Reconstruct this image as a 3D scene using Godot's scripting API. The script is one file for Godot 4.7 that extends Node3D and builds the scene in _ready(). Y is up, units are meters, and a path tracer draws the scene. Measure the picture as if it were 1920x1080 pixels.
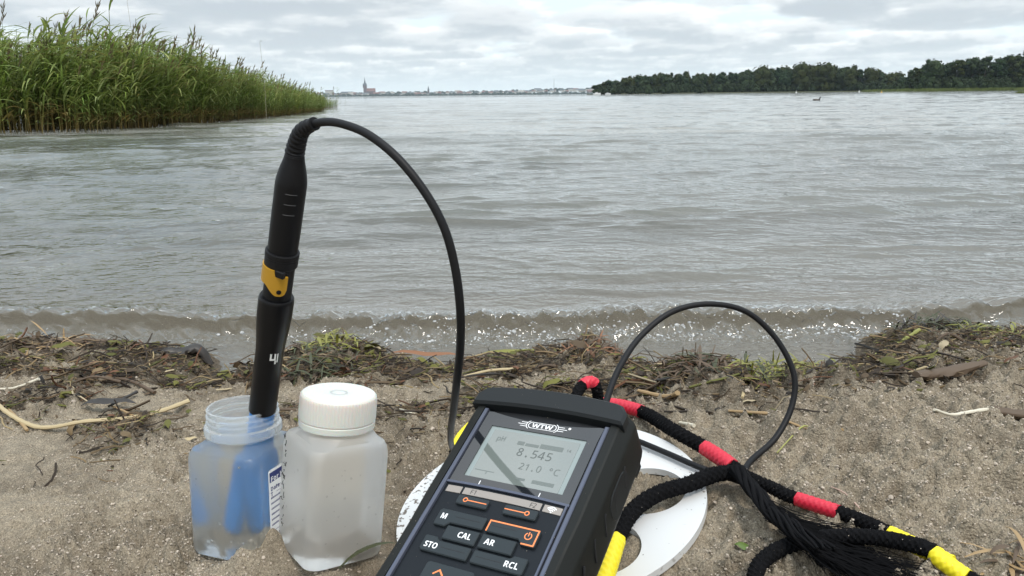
extends Node3D
# A handheld water meter, a probe standing in an open sample bottle, a second bottle, a white perforated disc and its rope on a sandy lake shore.

const METER_SCALE := 0.0011528      # metres per millimetre drawn below for the meter
const DISC_N := Vector3(-0.1524, 0.9867, 0.0558)
const DISC_C := Vector3(0.0272, 0.072, -0.5456)

var rng := RandomNumberGenerator.new()
var taken := {}
var noise_a := FastNoiseLite.new()
var noise_b := FastNoiseLite.new()
var noise_cell := FastNoiseLite.new()
var wave_k := PackedVector3Array()   # x, z of the wave vector and its length
var wave_a := PackedVector3Array()   # amplitude, phase, wavelength

# ------------------------------------------------------------------ geometry
class Geo:
	var v := PackedVector3Array()
	var t := PackedInt32Array()
	var c := PackedColorArray()

	func paint(col: Color) -> void:
		while c.size() < v.size():
			c.append(col)

	func tri(a: int, b: int, d: int) -> void:
		t.append(a); t.append(b); t.append(d)

	func loft(rings: Array, closed := true, cap_a := true, cap_b := true) -> void:
		var n: int = rings[0].size()
		var base := v.size()
		for r in rings:
			v.append_array(r)
		for k in rings.size() - 1:
			for j in (n if closed else n - 1):
				var a := base + k * n + j
				var b := base + k * n + (j + 1) % n
				tri(a, a + n, b)
				tri(b, a + n, b + n)
		if cap_a:
			fan(rings[0], true)
		if cap_b:
			fan(rings[-1], false)

	func fan(ring: PackedVector3Array, back: bool) -> void:
		var mid := Vector3.ZERO
		for p in ring:
			mid += p
		mid /= ring.size()
		var base := v.size()
		v.append(mid)
		v.append_array(ring)
		for j in ring.size():
			var a := base + 1 + j
			var b := base + 1 + (j + 1) % ring.size()
			if back:
				tri(base, a, b)
			else:
				tri(base, b, a)

	func tube(pts: PackedVector3Array, radii: PackedFloat32Array, seg := 10, flat := 1.0, up := Vector3.ZERO) -> void:
		var rings := []
		var e1 := Vector3.ZERO
		for k in pts.size():
			var d := (pts[mini(k + 1, pts.size() - 1)] - pts[maxi(k - 1, 0)]).normalized()
			if k == 0:
				e1 = (up if up != Vector3.ZERO else (Vector3.UP if absf(d.y) < 0.9 else Vector3.RIGHT))
			e1 = (e1 - d * e1.dot(d)).normalized()
			var e2 := d.cross(e1)
			var r := radii[mini(k, radii.size() - 1)]
			var ring := PackedVector3Array()
			for j in seg:
				var a := TAU * j / seg
				ring.append(pts[k] + (e1 * cos(a) * flat + e2 * sin(a)) * r)
			rings.append(ring)
		loft(rings)

	func lathe(profile: PackedVector2Array, seg: int, at := Transform3D.IDENTITY, cap_a := true, cap_b := true) -> void:
		var rings := []
		for p in profile:
			var ring := PackedVector3Array()
			for j in seg:
				var a := TAU * j / seg
				ring.append(at * Vector3(p.x * cos(a), p.y, -p.x * sin(a)))
			rings.append(ring)
		loft(rings, true, cap_a, cap_b)

	# a flat shape with thickness: outline counterclockwise in (x, -z), from height y0 to y1, its upper rim chamfered
	func slab(outline: PackedVector2Array, y0: float, y1: float, bevel: float, at := Transform3D.IDENTITY, floor_too := false) -> void:
		var n := outline.size()
		var inner := PackedVector2Array()
		for j in n:
			var a := (outline[j] - outline[(j + n - 1) % n]).normalized()
			var b := (outline[(j + 1) % n] - outline[j]).normalized()
			var na := Vector2(-a.y, a.x)
			var nb := Vector2(-b.y, b.x)
			var m := (na + nb).normalized()
			inner.append(outline[j] + m * bevel / maxf(0.35, m.dot(na)))
		var rings := []
		for spec in [[outline, y0], [outline, y1 - bevel], [inner, y1]]:
			var ring := PackedVector3Array()
			for p in spec[0]:
				ring.append(at * Vector3(p.x, spec[1], -p.y))
			rings.append(ring)
		loft(rings, true, false, false)
		lid(inner, y1, at, true)
		if floor_too:
			lid(outline, y0, at, false)

	func lid(poly: PackedVector2Array, y: float, at: Transform3D, facing_up: bool) -> void:
		var ids := Geometry2D.triangulate_polygon(poly)
		var base := v.size()
		for p in poly:
			v.append(at * Vector3(p.x, y, -p.y))
		for k in range(0, ids.size(), 3):
			var a := poly[ids[k]]
			var b := poly[ids[k + 1]]
			var d := poly[ids[k + 2]]
			var ccw := (b - a).cross(d - a) > 0
			if ccw == facing_up:
				tri(base + ids[k], base + ids[k + 2], base + ids[k + 1])
			else:
				tri(base + ids[k], base + ids[k + 1], base + ids[k + 2])

	func box(centre: Vector3, size: Vector3, bevel := 0.0, at := Transform3D.IDENTITY) -> void:
		var h := size / 2
		var o := PackedVector2Array([Vector2(-h.x, -h.z), Vector2(h.x, -h.z), Vector2(h.x, h.z), Vector2(-h.x, h.z)])
		slab(o, -h.y, h.y, bevel, at * Transform3D(Basis(), centre), true)

	func mesh(crease := 38.0) -> ArrayMesh:
		var m := t.size() / 3
		var fn := PackedVector3Array()
		fn.resize(m)
		var ids := {}
		var pid := PackedInt32Array()
		pid.resize(v.size())
		for k in v.size():
			var key := Vector3i((v[k] * 200000.0).round())
			var got = ids.get(key)
			if got == null:
				got = ids.size()
				ids[key] = got
			pid[k] = got
		var touching := []
		touching.resize(ids.size())
		for k in ids.size():
			touching[k] = PackedInt32Array()
		for k in m:
			var a := v[t[3 * k]]
			fn[k] = (v[t[3 * k + 2]] - a).cross(v[t[3 * k + 1]] - a)
			for q in 3:
				touching[pid[t[3 * k + q]]].append(k)
		var limit := cos(deg_to_rad(crease))
		var ov := PackedVector3Array()
		var on := PackedVector3Array()
		var oc := PackedColorArray()
		ov.resize(m * 3)
		on.resize(m * 3)
		if c.size() == v.size():
			oc.resize(m * 3)
		for k in m:
			var mine := fn[k].normalized()
			for q in 3:
				var i := t[3 * k + q]
				var s := Vector3.ZERO
				for f in touching[pid[i]]:
					if fn[f].normalized().dot(mine) >= limit:
						s += fn[f]
				ov[3 * k + q] = v[i]
				on[3 * k + q] = s.normalized() if s.length_squared() > 0 else mine
				if oc.size():
					oc[3 * k + q] = c[i]
		var arrays := []
		arrays.resize(Mesh.ARRAY_MAX)
		arrays[Mesh.ARRAY_VERTEX] = ov
		arrays[Mesh.ARRAY_NORMAL] = on
		if oc.size():
			arrays[Mesh.ARRAY_COLOR] = oc
		var out := ArrayMesh.new()
		out.add_surface_from_arrays(Mesh.PRIMITIVE_TRIANGLES, arrays)
		return out


# ------------------------------------------------------------------ scene tree
func numbered(called: String) -> String:
	var k: int = taken.get(called, 0)
	taken[called] = k + 1
	return called if k == 0 else "%s_%03d" % [called, k]

func tag(o: Node3D, label: String, category: String, group := "", kind := "") -> Node3D:
	if label:
		o.set_meta("label", label)
	if category:
		o.set_meta("category", category)
	if group:
		o.set_meta("group", group)
	if kind:
		o.set_meta("kind", kind)
	return o

func thing(called: String, label: String, category: String, at := Transform3D.IDENTITY, group := "") -> Node3D:
	var o := Node3D.new()
	o.name = numbered(called)
	o.transform = at
	tag(o, label, category, group)
	add_child(o, true)
	return o

func part(parent: Node, called: String, mesh: Mesh, material: Material, at := Transform3D.IDENTITY) -> MeshInstance3D:
	var o := MeshInstance3D.new()
	o.name = called if parent != self else numbered(called)
	o.mesh = mesh
	o.material_override = material
	o.transform = at
	parent.add_child(o, true)
	return o

func single(called: String, mesh: Mesh, material: Material, label: String, category: String, at := Transform3D.IDENTITY, group := "") -> MeshInstance3D:
	var o := part(self, called, mesh, material, at)
	tag(o, label, category, group)
	return o

func scatter(called: String, mesh: Mesh, material: Material, places: Array, tints: PackedColorArray, parent: Node = null) -> MultiMeshInstance3D:
	var mm := MultiMesh.new()
	mm.transform_format = MultiMesh.TRANSFORM_3D
	mm.use_colors = true
	mm.mesh = mesh
	mm.instance_count = places.size()
	for k in places.size():
		mm.set_instance_transform(k, places[k])
		mm.set_instance_color(k, tints[k])
	var o := MultiMeshInstance3D.new()
	o.name = numbered(called) if parent == null else called
	o.multimesh = mm
	o.material_override = material
	o.set_meta("kind", "stuff")
	(self if parent == null else parent).add_child(o, true)
	return o

func paint(linear: Color, rough: float, spec := 0.5) -> StandardMaterial3D:
	var m := StandardMaterial3D.new()
	m.albedo_color = linear.linear_to_srgb()
	m.roughness = rough
	m.metallic_specular = spec
	return m

func tinted(rough: float, spec := 0.4) -> StandardMaterial3D:
	var m := paint(Color.WHITE, rough, spec)
	m.vertex_color_use_as_albedo = true
	return m

func curve(ctrl: Array, step: float) -> PackedVector3Array:
	var out := PackedVector3Array()
	for k in ctrl.size() - 1:
		var a: Vector3 = ctrl[maxi(k - 1, 0)]
		var b: Vector3 = ctrl[k]
		var c: Vector3 = ctrl[k + 1]
		var d: Vector3 = ctrl[mini(k + 2, ctrl.size() - 1)]
		var n := maxi(2, int(ceil(b.distance_to(c) / step)))
		for j in n:
			out.append(b.cubic_interpolate(c, a, d, float(j) / n))
	out.append(ctrl[-1])
	return out

func ring_of(r: float) -> PackedFloat32Array:
	return PackedFloat32Array([r])

func v2(list: Array) -> PackedVector2Array:
	var out := PackedVector2Array()
	for k in range(0, list.size(), 2):
		out.append(Vector2(list[k], list[k + 1]))
	return out

func rounded(x0: float, y0: float, x1: float, y1: float, r: float, n := 4) -> PackedVector2Array:
	var out := PackedVector2Array()
	for q in [[x1 - r, y0 + r, -PI / 2], [x1 - r, y1 - r, 0.0], [x0 + r, y1 - r, PI / 2], [x0 + r, y0 + r, PI]]:
		for k in n + 1:
			var a: float = q[2] + PI / 2 * k / n
			out.append(Vector2(q[0] + r * cos(a), q[1] + r * sin(a)))
	return out

func table(x: float, xs: PackedFloat32Array, ys: PackedFloat32Array) -> float:
	if x <= xs[0]:
		return ys[0]
	for k in xs.size() - 1:
		if x < xs[k + 1]:
			return lerpf(ys[k], ys[k + 1], smoothstep(xs[k], xs[k + 1], x))
	return ys[-1]

# ------------------------------------------------------------------ the ground
var shift_x := PackedFloat32Array([-2.0, -0.8, -0.62, -0.45, -0.375, -0.30, -0.2, -0.1, 0.0, 0.1, 0.17, 0.25, 0.38, 0.46, 0.55, 0.72, 2.0])
var shift_d := PackedFloat32Array([0.09, 0.09, 0.07, 0.05, -0.07, 0.04, 0.05, 0.00, 0.00, 0.05, -0.05, -0.09, -0.09, -0.03, 0.10, 0.13, 0.10])
var depth_d := PackedFloat32Array([-9.0, 0.80, 0.88, 0.96, 1.07, 1.30, 3.0, 12.0, 60.0])
var depth_y := PackedFloat32Array([0.058, 0.056, 0.046, 0.024, -0.004, -0.025, -0.12, -0.6, -3.0])
# mounds and hollows: x, z, height, radius
var mounds := [Vector4(-0.1755, -0.494, 0.020, 0.016), Vector4(-0.200, -0.478, 0.007, 0.018), Vector4(0.30, -0.62, 0.014, 0.05), Vector4(0.36, -0.53, 0.010, 0.035), Vector4(0.29, -0.555, -0.006, 0.02), Vector4(-0.40, -0.56, 0.008, 0.05), Vector4(-0.30, -0.52, -0.006, 0.03), Vector4(-0.24, -0.62, 0.006, 0.04), Vector4(0.43, -0.56, 0.012, 0.04), Vector4(-0.10, -0.60, -0.004, 0.03), Vector4(0.20, -0.70, 0.010, 0.04), Vector4(-0.235, -0.975, 0.024, 0.055), Vector4(0.01, -1.0, 0.017, 0.06), Vector4(0.12, -0.985, 0.018, 0.05), Vector4(-0.54, -1.0, 0.016, 0.08), Vector4(-0.66, -1.01, 0.016, 0.08), Vector4(0.60, -1.04, 0.018, 0.06), Vector4(0.19, -0.77, 0.016, 0.035), Vector4(0.335, -0.575, 0.012, 0.022), Vector4(0.275, -0.565, -0.010, 0.022), Vector4(0.40, -0.505, 0.012, 0.030), Vector4(0.345, -0.48, -0.009, 0.022), Vector4(0.25, -0.63, 0.010, 0.022), Vector4(0.46, -0.60, -0.012, 0.03), Vector4(0.31, -0.455, 0.006, 0.02), Vector4(0.30, -0.69, 0.010, 0.03), Vector4(-0.30, -0.57, 0.007, 0.02), Vector4(-0.36, -0.60, -0.007, 0.03), Vector4(-0.27, -0.545, -0.006, 0.015), Vector4(-0.33, -0.66, 0.006, 0.02), Vector4(-0.09, -0.66, 0.007, 0.03)]

func ground_base(x: float, z: float) -> float:
	var d := -z - table(x, shift_x, shift_d)
	return table(d, depth_d, depth_y) + 0.045 * smoothstep(-0.02, 0.30, x) * (1.0 - smoothstep(0.70, 1.0, -z)) * smoothstep(3.0, 1.0, absf(x))

func wrack_amount(x: float, z: float) -> float:
	var d := -z - 0.6 * table(x, shift_x, shift_d)
	var a := smoothstep(0.66, 0.80, d + 0.05 * noise_b.get_noise_2d(x * 4.0, z * 4.0)) * smoothstep(1.06, 0.97, d)
	return a * smoothstep(-0.22, 0.22, noise_b.get_noise_2d(x * 5.0 + 40.0, z * 8.0) + 0.10)

func ground(x: float, z: float, fine := true) -> float:
	var y := ground_base(x, z)
	for m in mounds:
		var q: float = ((x - m.x) ** 2 + (z - m.y) ** 2) / (m.w * m.w)
		if q < 6.0:
			y += m.z * exp(-q)
	var dry := smoothstep(-0.01, 0.02, y)
	y += (0.009 * noise_a.get_noise_2d(x * 6.0, z * 6.0) + 0.021 * (0.16 - absf(noise_a.get_noise_2d(x * 13.0, z * 15.0))) * smoothstep(-0.9, 0.15, x)) * dry * smoothstep(0.95, 0.75, -z)
	if fine:
		var rough := smoothstep(-0.35, 0.35, noise_b.get_noise_2d(x * 3.0 + 9.0, z * 3.0) + 0.6 * smoothstep(-0.1, 0.25, x)) * 0.80 + 0.20
		rough *= 0.35 + 0.65 * smoothstep(0.050, 0.085, Vector2(x + 0.165, (z + 0.505) * 1.3).length())
		y += dry * rough * (0.0150 * (absf(noise_a.get_noise_2d(x * 26.0, z * 26.0)) - 0.2) + 0.0105 * (absf(noise_a.get_noise_2d(x * 62.0, z * 62.0)) - 0.2))
		y += dry * rough * 0.0130 * maxf(0.0, -0.25 - noise_cell.get_noise_2d(x + 0.004 * noise_a.get_noise_2d(x * 60.0, z * 60.0), z)) * (0.6 + noise_a.get_noise_2d(x * 40.0, z * 40.0 + 3.0))
		var w := wrack_amount(x, z)
		if w > 0.01:
			y += w * (0.016 * absf(noise_a.get_noise_2d(x * 14.0 + 5.0, z * 22.0)) + 0.008 * noise_a.get_noise_2d(x * 60.0, z * 90.0))
	var off := Vector2(x - DISC_C.x, z - DISC_C.z).length()
	if off < 0.16:
		y = lerpf(y, minf(y, disc_top(x, z) - 0.0085 + (y - ground_base(x, z)) * 0.5), smoothstep(0.150, 0.119, off))
	return y

func disc_top(x: float, z: float) -> float:
	return DISC_C.y - (DISC_N.x * (x - DISC_C.x) + DISC_N.z * (z - DISC_C.z)) / DISC_N.y

# ------------------------------------------------------------------ the lake
func make_waves() -> void:
	for k in 60:
		var length := exp(lerpf(log(0.045), log(2.6), (k + rng.randf()) / 60.0))
		var turn := rng.randfn(0.06, 0.32)
		var slope := 0.025 * rng.randf_range(0.6, 1.35) * (1.05 if length < 0.10 else 1.25 if length < 0.36 else 0.50)
		wave_k.append(Vector3(sin(turn) * TAU / length, cos(turn) * TAU / length, TAU / length))
		wave_a.append(Vector3(slope * length / TAU, rng.randf() * TAU, length))

func wave(x: float, z: float, cell: float) -> Vector2:   # height and how far the crest leans forward
	var d := -z
	var h := 0.0
	var push := 0.0
	var calm := smoothstep(1.15, 2.2, d)
	var gust := 0.95 + 0.75 * noise_b.get_noise_2d(x * 0.35 + 70.0, z * 0.55)
	var wx := x + 0.25 * noise_b.get_noise_2d(x * 0.8, z * 0.8)
	var wz := z + 0.20 * noise_b.get_noise_2d(x * 0.7 + 31.0, z * 0.9)
	for k in wave_k.size():
		var wa := wave_a[k]
		if wa.z < cell * 2.5:
			continue
		var wk := wave_k[k]
		var s := wk.x * wx + wk.y * wz + wa.y
		var a := wa.x * (1.0 if wa.z < 0.35 else calm)
		h += a * sin(s)
		push += a * cos(s)
	h *= gust * (0.35 + 0.65 * calm)
	push *= gust * calm * 1.0
	if d < 1.9:
		# the wavelet that runs up on the sand
		var crest := 1.215 + 0.03 * noise_b.get_noise_2d(x * 1.3 + 3.0, 0.5) + 0.012 * noise_a.get_noise_2d(x * 9.0, 7.0) + 0.05 * smoothstep(0.35, 0.9, absf(x))
		var q := d - crest
		var tall := 0.037 + 0.010 * noise_b.get_noise_2d(x * 2.1, 4.0) + 0.008 * noise_a.get_noise_2d(x * 14.0, 2.0) + 0.005 * noise_a.get_noise_2d(x * 34.0, d * 5.0)
		var body := exp(-q * q / (0.085 * 0.085 if q > 0.0 else 0.028 * 0.028))
		var ruffle := noise_a.get_noise_3d(x * 34.0, d * 46.0, 1.0) * 0.007 + noise_a.get_noise_3d(x * 80.0, d * 80.0, 5.0) * (0.0040 + 0.0060 * smoothstep(-0.1, 0.3, noise_b.get_noise_2d(x * 3.0, 12.0) + 0.30 * smoothstep(0.15, 0.5, x) + 0.15 * smoothstep(-0.25, -0.5, x)))
		var front := exp(-(q + 0.025) * (q + 0.025) / (0.060 * 0.060))
		h += tall * body + ruffle * (0.9 * front + 0.10)
		push += 0.030 * body * body + 0.010 * front * noise_a.get_noise_3d(x * 40.0, d * 40.0, 9.0)
		h += 0.004 + 0.0016 * noise_a.get_noise_2d(x * 11.0, z * 45.0) * smoothstep(1.3, 1.1, d)
	return Vector2(h, push)

func build_lake(materials: Array) -> void:
	var rows := PackedFloat32Array()
	var d := 0.97
	while d < 7000.0:
		rows.append(d)
		d += 0.0042 if d < 1.42 else minf(0.0042 + (d - 1.42) * 0.0075, 0.0066 * d) if d < 160.0 else 0.03 * d
	var cols := 440
	var verts := PackedVector3Array()
	var normals := PackedVector3Array()
	verts.resize(rows.size() * (cols + 1))
	normals.resize(verts.size())
	for r in rows.size():
		var dd := rows[r]
		var half := 1.15 + 1.05 * dd
		var cell := (rows[mini(r + 1, rows.size() - 1)] - dd) * 1.0
		for k in cols + 1:
			var u := 2.0 * k / cols - 1.0
			var x := half * u * (0.45 + 0.55 * u * u)
			if dd < 200.0:
				var cell_x := half * (0.45 + 1.65 * u * u) * 2.0 / cols
				var w := wave(x, -dd, maxf(cell, cell_x * 0.5))
				verts[r * (cols + 1) + k] = Vector3(x, w.x, -dd + w.y)
			else:
				verts[r * (cols + 1) + k] = Vector3(x, 0.0, -dd)
	for r in rows.size():
		for k in cols + 1:
			var a := verts[r * (cols + 1) + mini(k + 1, cols)] - verts[r * (cols + 1) + maxi(k - 1, 0)]
			var b := verts[mini(r + 1, rows.size() - 1) * (cols + 1) + k] - verts[maxi(r - 1, 0) * (cols + 1) + k]
			normals[r * (cols + 1) + k] = a.cross(b).normalized()
	var mesh := ArrayMesh.new()
	var ends := [1.55, 2.4, 4.5, 40.0, 1e9]
	var r0 := 0
	for q in ends.size():
		var r1 := r0
		while r1 < rows.size() - 1 and rows[r1] < ends[q]:
			r1 += 1
		var idx := PackedInt32Array()
		for r in range(r0, r1):
			for k in cols:
				var a := (r - r0) * (cols + 1) + k
				var e := a + cols + 1
				idx.append(a); idx.append(e); idx.append(a + 1)
				idx.append(a + 1); idx.append(e); idx.append(e + 1)
		var arrays := []
		arrays.resize(Mesh.ARRAY_MAX)
		arrays[Mesh.ARRAY_VERTEX] = verts.slice(r0 * (cols + 1), (r1 + 1) * (cols + 1))
		arrays[Mesh.ARRAY_NORMAL] = normals.slice(r0 * (cols + 1), (r1 + 1) * (cols + 1))
		arrays[Mesh.ARRAY_INDEX] = idx
		mesh.add_surface_from_arrays(Mesh.PRIMITIVE_TRIANGLES, arrays)
		mesh.surface_set_material(q, materials[q])
		r0 = r1
	var o := MeshInstance3D.new()
	o.name = "lake"
	o.mesh = mesh
	add_child(o)
	tag(o, "rippled grey lake with a small wave breaking on the sand", "", "", "structure")

func build_beach(material: Material) -> void:
	var xs := PackedFloat32Array()
	var zs := PackedFloat32Array()
	var half := [0.0]
	while half[-1] < 60.0:
		half.append(half[-1] + (0.0024 if half[-1] < 0.78 else 0.0024 + (half[-1] - 0.78) * 0.09))
	for k in range(half.size() - 1, 0, -1):
		xs.append(-half[k])
	for h in half:
		xs.append(h)
	var z := 1.6
	while z > -70.0:
		zs.append(z)
		z -= 0.0022 if z < -0.30 and z > -1.10 else maxf(0.0022, 0.09 * maxf(z + 0.30, -1.10 - z))
	var verts := PackedVector3Array()
	var normals := PackedVector3Array()
	var colors := PackedColorArray()
	verts.resize(xs.size() * zs.size())
	normals.resize(verts.size())
	colors.resize(verts.size())
	var dry_sand := Color(0.420, 0.352, 0.258)
	var damp_sand := Color(0.200, 0.161, 0.115)
	var mud := Color(0.080, 0.060, 0.040)
	for r in zs.size():
		for k in xs.size():
			var x := xs[k]
			var zz := zs[r]
			var near := absf(x) < 1.0 and zz > -1.25 and zz < -0.25
			var y := ground(x, zz, near)
			var i := r * xs.size() + k
			verts[i] = Vector3(x, y, zz)
			var damp := smoothstep(0.062, 0.022, y) * 0.9
			var col := dry_sand.lerp(damp_sand, clampf(damp + 0.75 * noise_b.get_noise_2d(x * 7.0, zz * 7.0) + 0.16 - 14.0 * (y - ground_base(x, zz)), 0.0, 1.0) if near else damp)
			if near:
				col = col.lerp(mud, 0.85 * wrack_amount(x, zz) * smoothstep(-0.6, 0.15, noise_a.get_noise_2d(x * 16.0, zz * 22.0)))
				var tone := 1.0 + 0.20 * noise_a.get_noise_2d(x * 60.0 + 11.0, zz * 60.0)
				col = Color(col.r * tone, col.g * tone, col.b * tone)
			col = col.lerp(Color(0.290, 0.240, 0.175), smoothstep(0.004, -0.010, y))
			col = col.lerp(Color(0.060, 0.056, 0.036), smoothstep(-0.05, -0.30, y))
			colors[i] = col
	var idx := PackedInt32Array()
	idx.resize((xs.size() - 1) * (zs.size() - 1) * 6)
	var at := 0
	for r in zs.size():
		for k in xs.size():
			var i := r * xs.size() + k
			var a := verts[r * xs.size() + mini(k + 1, xs.size() - 1)] - verts[r * xs.size() + maxi(k - 1, 0)]
			var b := verts[mini(r + 1, zs.size() - 1) * xs.size() + k] - verts[maxi(r - 1, 0) * xs.size() + k]
			normals[i] = a.cross(b).normalized()
			if r < zs.size() - 1 and k < xs.size() - 1:
				var e := i + xs.size()
				idx[at] = i; idx[at + 1] = e; idx[at + 2] = i + 1
				idx[at + 3] = i + 1; idx[at + 4] = e; idx[at + 5] = e + 1
				at += 6
	var arrays := []
	arrays.resize(Mesh.ARRAY_MAX)
	arrays[Mesh.ARRAY_VERTEX] = verts
	arrays[Mesh.ARRAY_NORMAL] = normals
	arrays[Mesh.ARRAY_COLOR] = colors
	arrays[Mesh.ARRAY_INDEX] = idx
	var mesh := ArrayMesh.new()
	mesh.add_surface_from_arrays(Mesh.PRIMITIVE_TRIANGLES, arrays)
	var o := part(self, "sand_beach", mesh, material)
	tag(o, "damp lumpy sand of the lake shore and bed", "", "", "structure")

# ------------------------------------------------------------------ sky
var cloud_noise := FastNoiseLite.new()

func cloud_density(p: Vector3, frac: float) -> float:
	var n := cloud_noise.get_noise_3d(p.x * 0.34, p.y * 0.90, p.z * 0.34)
	return smoothstep(0.0, 0.16, n + 0.085 - 0.40 * frac * frac - 0.30 * smoothstep(0.10, 0.0, frac))

func sky_light(az: float, el: float) -> Color:
	var s := sin(el)
	var flat := Vector2(sin(az), -cos(az))
	var clear := Color(0.66, 0.77, 0.83).lerp(Color(0.46, 0.62, 0.77), smoothstep(0.03, 0.5, el))
	var out := Color(0, 0, 0)
	var through := 1.0
	var reach := cos(el) / maxf(s, 0.004)
	var steps := 22
	for k in steps:
		var f := (k + 0.5) / steps
		var h := 1.0 + 0.62 * f
		var p := Vector3(flat.x * reach * h, h, flat.y * reach * h)
		var dens := cloud_density(p, f)
		if dens <= 0.0:
			continue
		var above := cloud_density(p + Vector3(0.10, 0.20, -0.10), minf(f + 0.32, 1.0))
		var light := clampf(0.25 + 1.15 * f - 0.52 * above, 0.0, 1.0)
		var col := Color(0.385, 0.43, 0.475).lerp(Color(0.95, 0.95, 0.935), light)
		var a := 1.0 - exp(-dens * (0.42 + 0.03 * reach))
		out += col * a * through
		through *= 1.0 - a
		if through < 0.02:
			break
	out += clear * through
	var air := exp(-reach / 42.0)
	out = Color(0.68, 0.765, 0.79).lerp(out, air)
	var lift := 1.0 + 1.35 * smoothstep(0.30, 1.2, el)      # an overcast sky brightens towards the zenith
	return Color(out.r * lift, out.g * lift, out.b * lift)

func make_sky() -> ImageTexture:
	cloud_noise.noise_type = FastNoiseLite.TYPE_SIMPLEX_SMOOTH
	cloud_noise.seed = 23
	cloud_noise.frequency = 1.0
	cloud_noise.fractal_octaves = 6
	cloud_noise.fractal_gain = 0.57
	var wide := 4096
	var coarse := Image.create(768, 192, false, Image.FORMAT_RGB8)
	for y in 192:
		for x in 768:
			var c := sky_light(TAU * (x + 0.5) / 768.0, PI / 2 * (1.0 - (y + 0.5) / 192.0))
			coarse.set_pixel(x, y, Color(c.r / 2.6, c.g / 2.6, c.b / 2.6).linear_to_srgb())
	coarse.resize(wide, 1024, Image.INTERPOLATE_CUBIC)
	var sky := Image.create(wide, 2048, false, Image.FORMAT_RGB8)
	sky.fill(Color(0.33, 0.34, 0.33).linear_to_srgb())
	sky.blit_rect(coarse, Rect2i(0, 0, wide, 1024), Vector2i.ZERO)
	var reach_x := 540
	for y in range(1024 - 190, 1024):
		var el := PI / 2 * (1.0 - (y + 0.5) / 1024.0)
		for k in reach_x * 2:
			var x := (k - reach_x + wide) % wide
			var c := sky_light(TAU * (k - reach_x + 0.5) / wide, el)
			sky.set_pixel(x, y, Color(c.r / 2.6, c.g / 2.6, c.b / 2.6).linear_to_srgb())
	return ImageTexture.create_from_image(sky)

# ------------------------------------------------------------------ textures
func grain_image(size: int, seed_: int) -> Image:
	var r := RandomNumberGenerator.new()
	r.seed = seed_
	var im := Image.create(size, size, false, Image.FORMAT_L8)
	for y in size:
		for x in size:
			im.set_pixel(x, y, Color.from_hsv(0, 0, clampf(r.randfn(0.60, 0.17), 0.0, 1.0)))
	var soft: Image = im.duplicate()
	soft.resize(size / 2, size / 2, Image.INTERPOLATE_BILINEAR)
	soft.resize(size, size, Image.INTERPOLATE_CUBIC)
	for y in size:
		for x in size:
			var a := im.get_pixel(x, y).r * 0.45 + soft.get_pixel(x, y).r * 0.55
			a = clampf((a - 0.6) * 1.5 + 0.78, 0.0, 1.0)
			im.set_pixel(x, y, Color(a, a, a))
	for k in size * size / 90:
		var g := r.randf()
		im.set_pixel(r.randi() % size, r.randi() % size, Color(1, 1, 1) if g > 0.55 else Color(0.28, 0.28, 0.28))
	return im

func clump_image(size: int, grain: Image) -> Image:
	# relief of damp sand: crumbs stuck together in little lumps
	var n := FastNoiseLite.new()
	n.noise_type = FastNoiseLite.TYPE_CELLULAR
	n.frequency = 0.085
	n.fractal_octaves = 2
	n.seed = 31
	var a := n.get_seamless_image(size, size, true)
	var m := FastNoiseLite.new()
	m.frequency = 0.03
	m.fractal_octaves = 3
	m.seed = 32
	var b := m.get_seamless_image(size, size)
	a.convert(Image.FORMAT_L8)
	b.convert(Image.FORMAT_L8)
	var pa := a.get_data()
	var pb := b.get_data()
	var pg := grain.get_data()
	var g := grain.get_width()
	var out := PackedByteArray()
	out.resize(size * size)
	for y in size:
		for x in size:
			var i := y * size + x
			out[i] = clampi(int(pa[i] * 0.50 + pb[i] * 0.38 + pg[(y % g) * g + x % g] * 0.12), 0, 255)
	return Image.create_from_data(size, size, false, Image.FORMAT_L8, out)

func noise_texture(freq: float, octaves: int, as_normal: bool, strength := 4.0, size := 512, kind := FastNoiseLite.TYPE_SIMPLEX_SMOOTH, seed_ := 5) -> NoiseTexture2D:
	var n := FastNoiseLite.new()
	n.noise_type = kind
	n.frequency = freq
	n.fractal_octaves = octaves
	n.seed = seed_
	var t := NoiseTexture2D.new()
	t.width = size
	t.height = size
	t.seamless = true
	t.noise = n
	t.as_normal_map = as_normal
	t.bump_strength = strength
	return t

func water_material(alpha: float, ripples: Texture2D) -> StandardMaterial3D:
	var m := paint(Color(0.125, 0.130, 0.108), 0.03, 0.5)
	m.albedo_color.a = alpha
	m.transparency = BaseMaterial3D.TRANSPARENCY_ALPHA
	m.normal_enabled = true
	m.normal_texture = ripples
	m.normal_scale = 0.70
	m.uv1_triplanar = true
	m.uv1_world_triplanar = true
	m.uv1_scale = Vector3(1.1, 1.1, 2.4)
	return m

func pane_material(alpha: float, tint: Color, rough := 0.02) -> StandardMaterial3D:
	var m := paint(tint, rough, 0.5)
	m.albedo_color.a = alpha
	m.transparency = BaseMaterial3D.TRANSPARENCY_ALPHA
	return m

func solid_clear(milk: float, tint: Color, rough: float, bend := 0.04) -> StandardMaterial3D:
	var m := paint(tint, rough, 0.5)
	m.albedo_color.a = milk
	m.refraction_enabled = true
	m.refraction_scale = bend
	return m

# ------------------------------------------------------------------ the bottles
func square_ring(half: float, r: float, y: float, n := 6) -> PackedVector3Array:
	var out := PackedVector3Array()
	for p in rounded(-half, -half, half, half, minf(r, half - 0.0001), n):
		out.append(Vector3(p.x, y, -p.y))
	return out

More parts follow.
